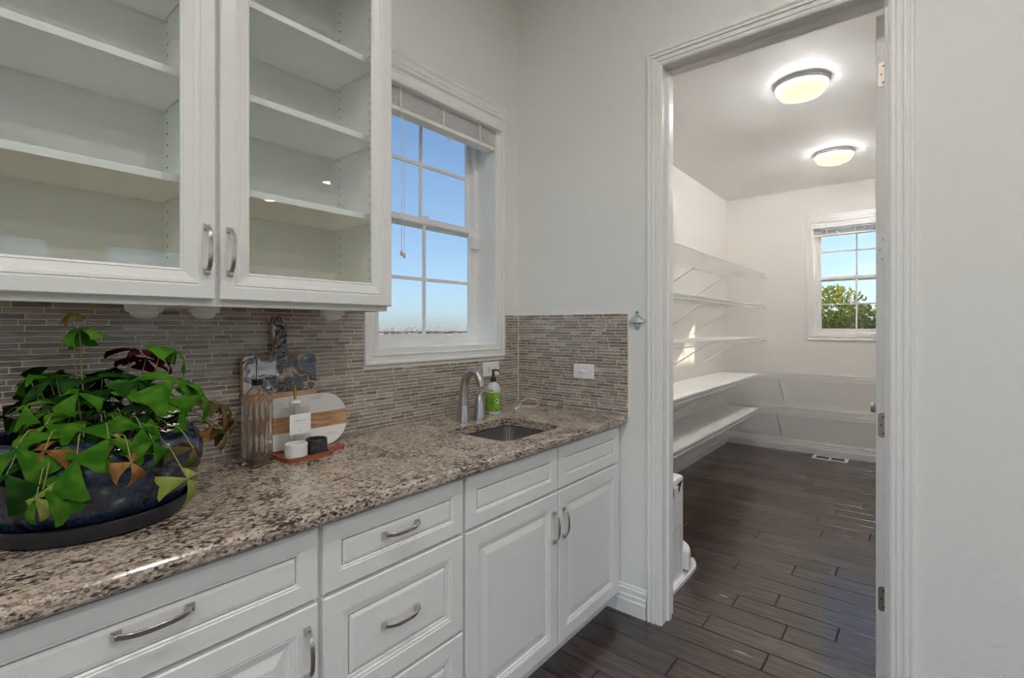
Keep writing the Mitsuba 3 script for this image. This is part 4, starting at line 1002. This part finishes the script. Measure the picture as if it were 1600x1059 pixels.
# ------------------------------------------------------------------ outside: tree, far land and city
tr = thing('garden_tree', 'sunlit yellow green tree outside the pantry window', 'tree')
trng = np.random.default_rng(21)
CROWNS = [(-1.15, 9.9, 1.25, 0.72, 0.80), (-0.75, 10.1, 1.0, 0.75, 0.70), (-0.30, 10.3, 0.85, 0.7, 0.62), (-0.10, 10.1, 1.05, 0.55, 0.75), (-1.7, 10.0, 0.9, 0.8, 0.8), (-0.6, 10.2, 0.2, 1.05, 0.9)]
lv, lf, nl = [], [], 0
for cx, cy, cz_, rx, rz in CROWNS:
    for i in range(int(3600 * rx)):
        d = trng.normal(size=3)
        d /= np.linalg.norm(d)
        rr_ = trng.uniform(0.35, 1.0) ** 0.5 * (0.85 + 0.3 * meshkit.noise(d * 2.5 + cx))
        c = np.array([cx, cy, cz_]) + d * rr_ * np.array([rx, rx, rz])
        u_ = trng.normal(size=3)
        u_ /= np.linalg.norm(u_)
        w_ = np.cross(u_, trng.normal(size=3))
        w_ /= np.linalg.norm(w_)
        s_ = trng.uniform(0.034, 0.064)
        nz_ = np.cross(u_, w_)
        lv += [c - u_ * s_, c + w_ * s_ * 0.45 + nz_ * 0.01, c + u_ * s_, c - w_ * s_ * 0.45 + nz_ * 0.01]
        lf += [(nl, nl + 1, nl + 2), (nl, nl + 2, nl + 3)]
        nl += 4
put(tr + '__foliage', trimesh.Trimesh(np.array(lv), np.array(lf), process=False), 'm_tree_leaf', kind='stuff')
put(tr + '__trunk', tube(curve([(-0.6, 10.2, -3.0), (-0.62, 10.2, -1.2), (-0.55, 10.15, 0.2)], 6), 0.09, 10), 'm_bark', smooth=True)
for p1 in ((-1.15, 9.9, 1.6), (-0.3, 10.3, 1.2), (-0.02, 10.1, 1.4)):
    put(tr + '__branch', tube(curve([(-0.58, 10.17, -0.3), ((p1[0] - 0.58) / 2 - 0.05, 10.1, 0.5), p1], 6), np.linspace(0.05, 0.012, 13), 7), 'm_bark', smooth=True)
put('hillside', lathe([(0, -3.0), (60, -3.2), (300, -12), (900, -19), (1500, -25.5), (3500, -43), (5000, -78), (7000, -130)], (0, 0, 0), 96), 'm_far_land', 'suburban hillside falling away below the house', kind='structure', smooth=True)
put('far_plain', lathe([(7000, -130), (12000, -130), (60000, -130)], (0, 0, 0), 96), 'm_far_land', 'hazy plain far below the house', kind='structure')
crng = np.random.default_rng(9)
hb, hr = [], []
for i in range(700):
    ang_ = math.radians(crng.uniform(118, 158))
    r_ = 1300 + 2300 * crng.uniform(0, 1) ** 0.8
    x, y = r_ * math.cos(ang_), r_ * math.sin(ang_)
    w_, h_ = crng.uniform(9, 20), crng.uniform(5, 9)
    z0 = float(np.interp(r_, [900, 1500, 3500], [-19, -25.5, -43])) - 0.3
    hb.append(bx(x - w_ / 2, x + w_ / 2, y - w_ / 2, y + w_ / 2, z0, z0 + h_))
    rv = [(x - w_ * 0.56, y - w_ * 0.56, z0 + h_), (x + w_ * 0.56, y - w_ * 0.56, z0 + h_), (x + w_ * 0.56, y + w_ * 0.56, z0 + h_), (x - w_ * 0.56, y + w_ * 0.56, z0 + h_), (x - w_ * 0.5, y, z0 + h_ + w_ * 0.3), (x + w_ * 0.5, y, z0 + h_ + w_ * 0.3)]
    hr.append(trimesh.convex.convex_hull(np.array(rv)))
put('distant_houses', cat(hb), 'm_far_house', 'low distant houses beyond the sink window', 'houses', kind='stuff')
put('distant_houses__roofs', cat(hr), 'm_far_roof', kind='stuff')
tb = []
for i in range(70):
    core = i < 34
    ang_ = math.radians(crng.normal(142.0, 1.6) if core else crng.uniform(118, 158))
    r_ = crng.uniform(11000, 14000)
    x, y = r_ * math.cos(ang_), r_ * math.sin(ang_)
    w_, h_ = crng.uniform(35, 75), (crng.uniform(45, 120) if core else crng.uniform(12, 35))
    tb.append(bx(x - w_ / 2, x + w_ / 2, y - w_ / 2, y + w_ / 2, -130, -130 + h_))
put('city_skyline', cat(tb), 'm_far_tower', 'bluish towers of the far city on the horizon', 'skyline', kind='stuff')

# thin haze over the far plain
scene['haze'] = {'type': 'cube', 'to_world': T().translate([-16000, 9000, -28]).scale([15200, 14000, 105]), 'bsdf': {'type': 'null'},
                 'interior': {'type': 'homogeneous', 'sigma_t': 0.00011, 'albedo': rgb((0.58, 0.70, 0.80))}}
note('haze', 'thin bluish haze over the far plain', kind='stuff')
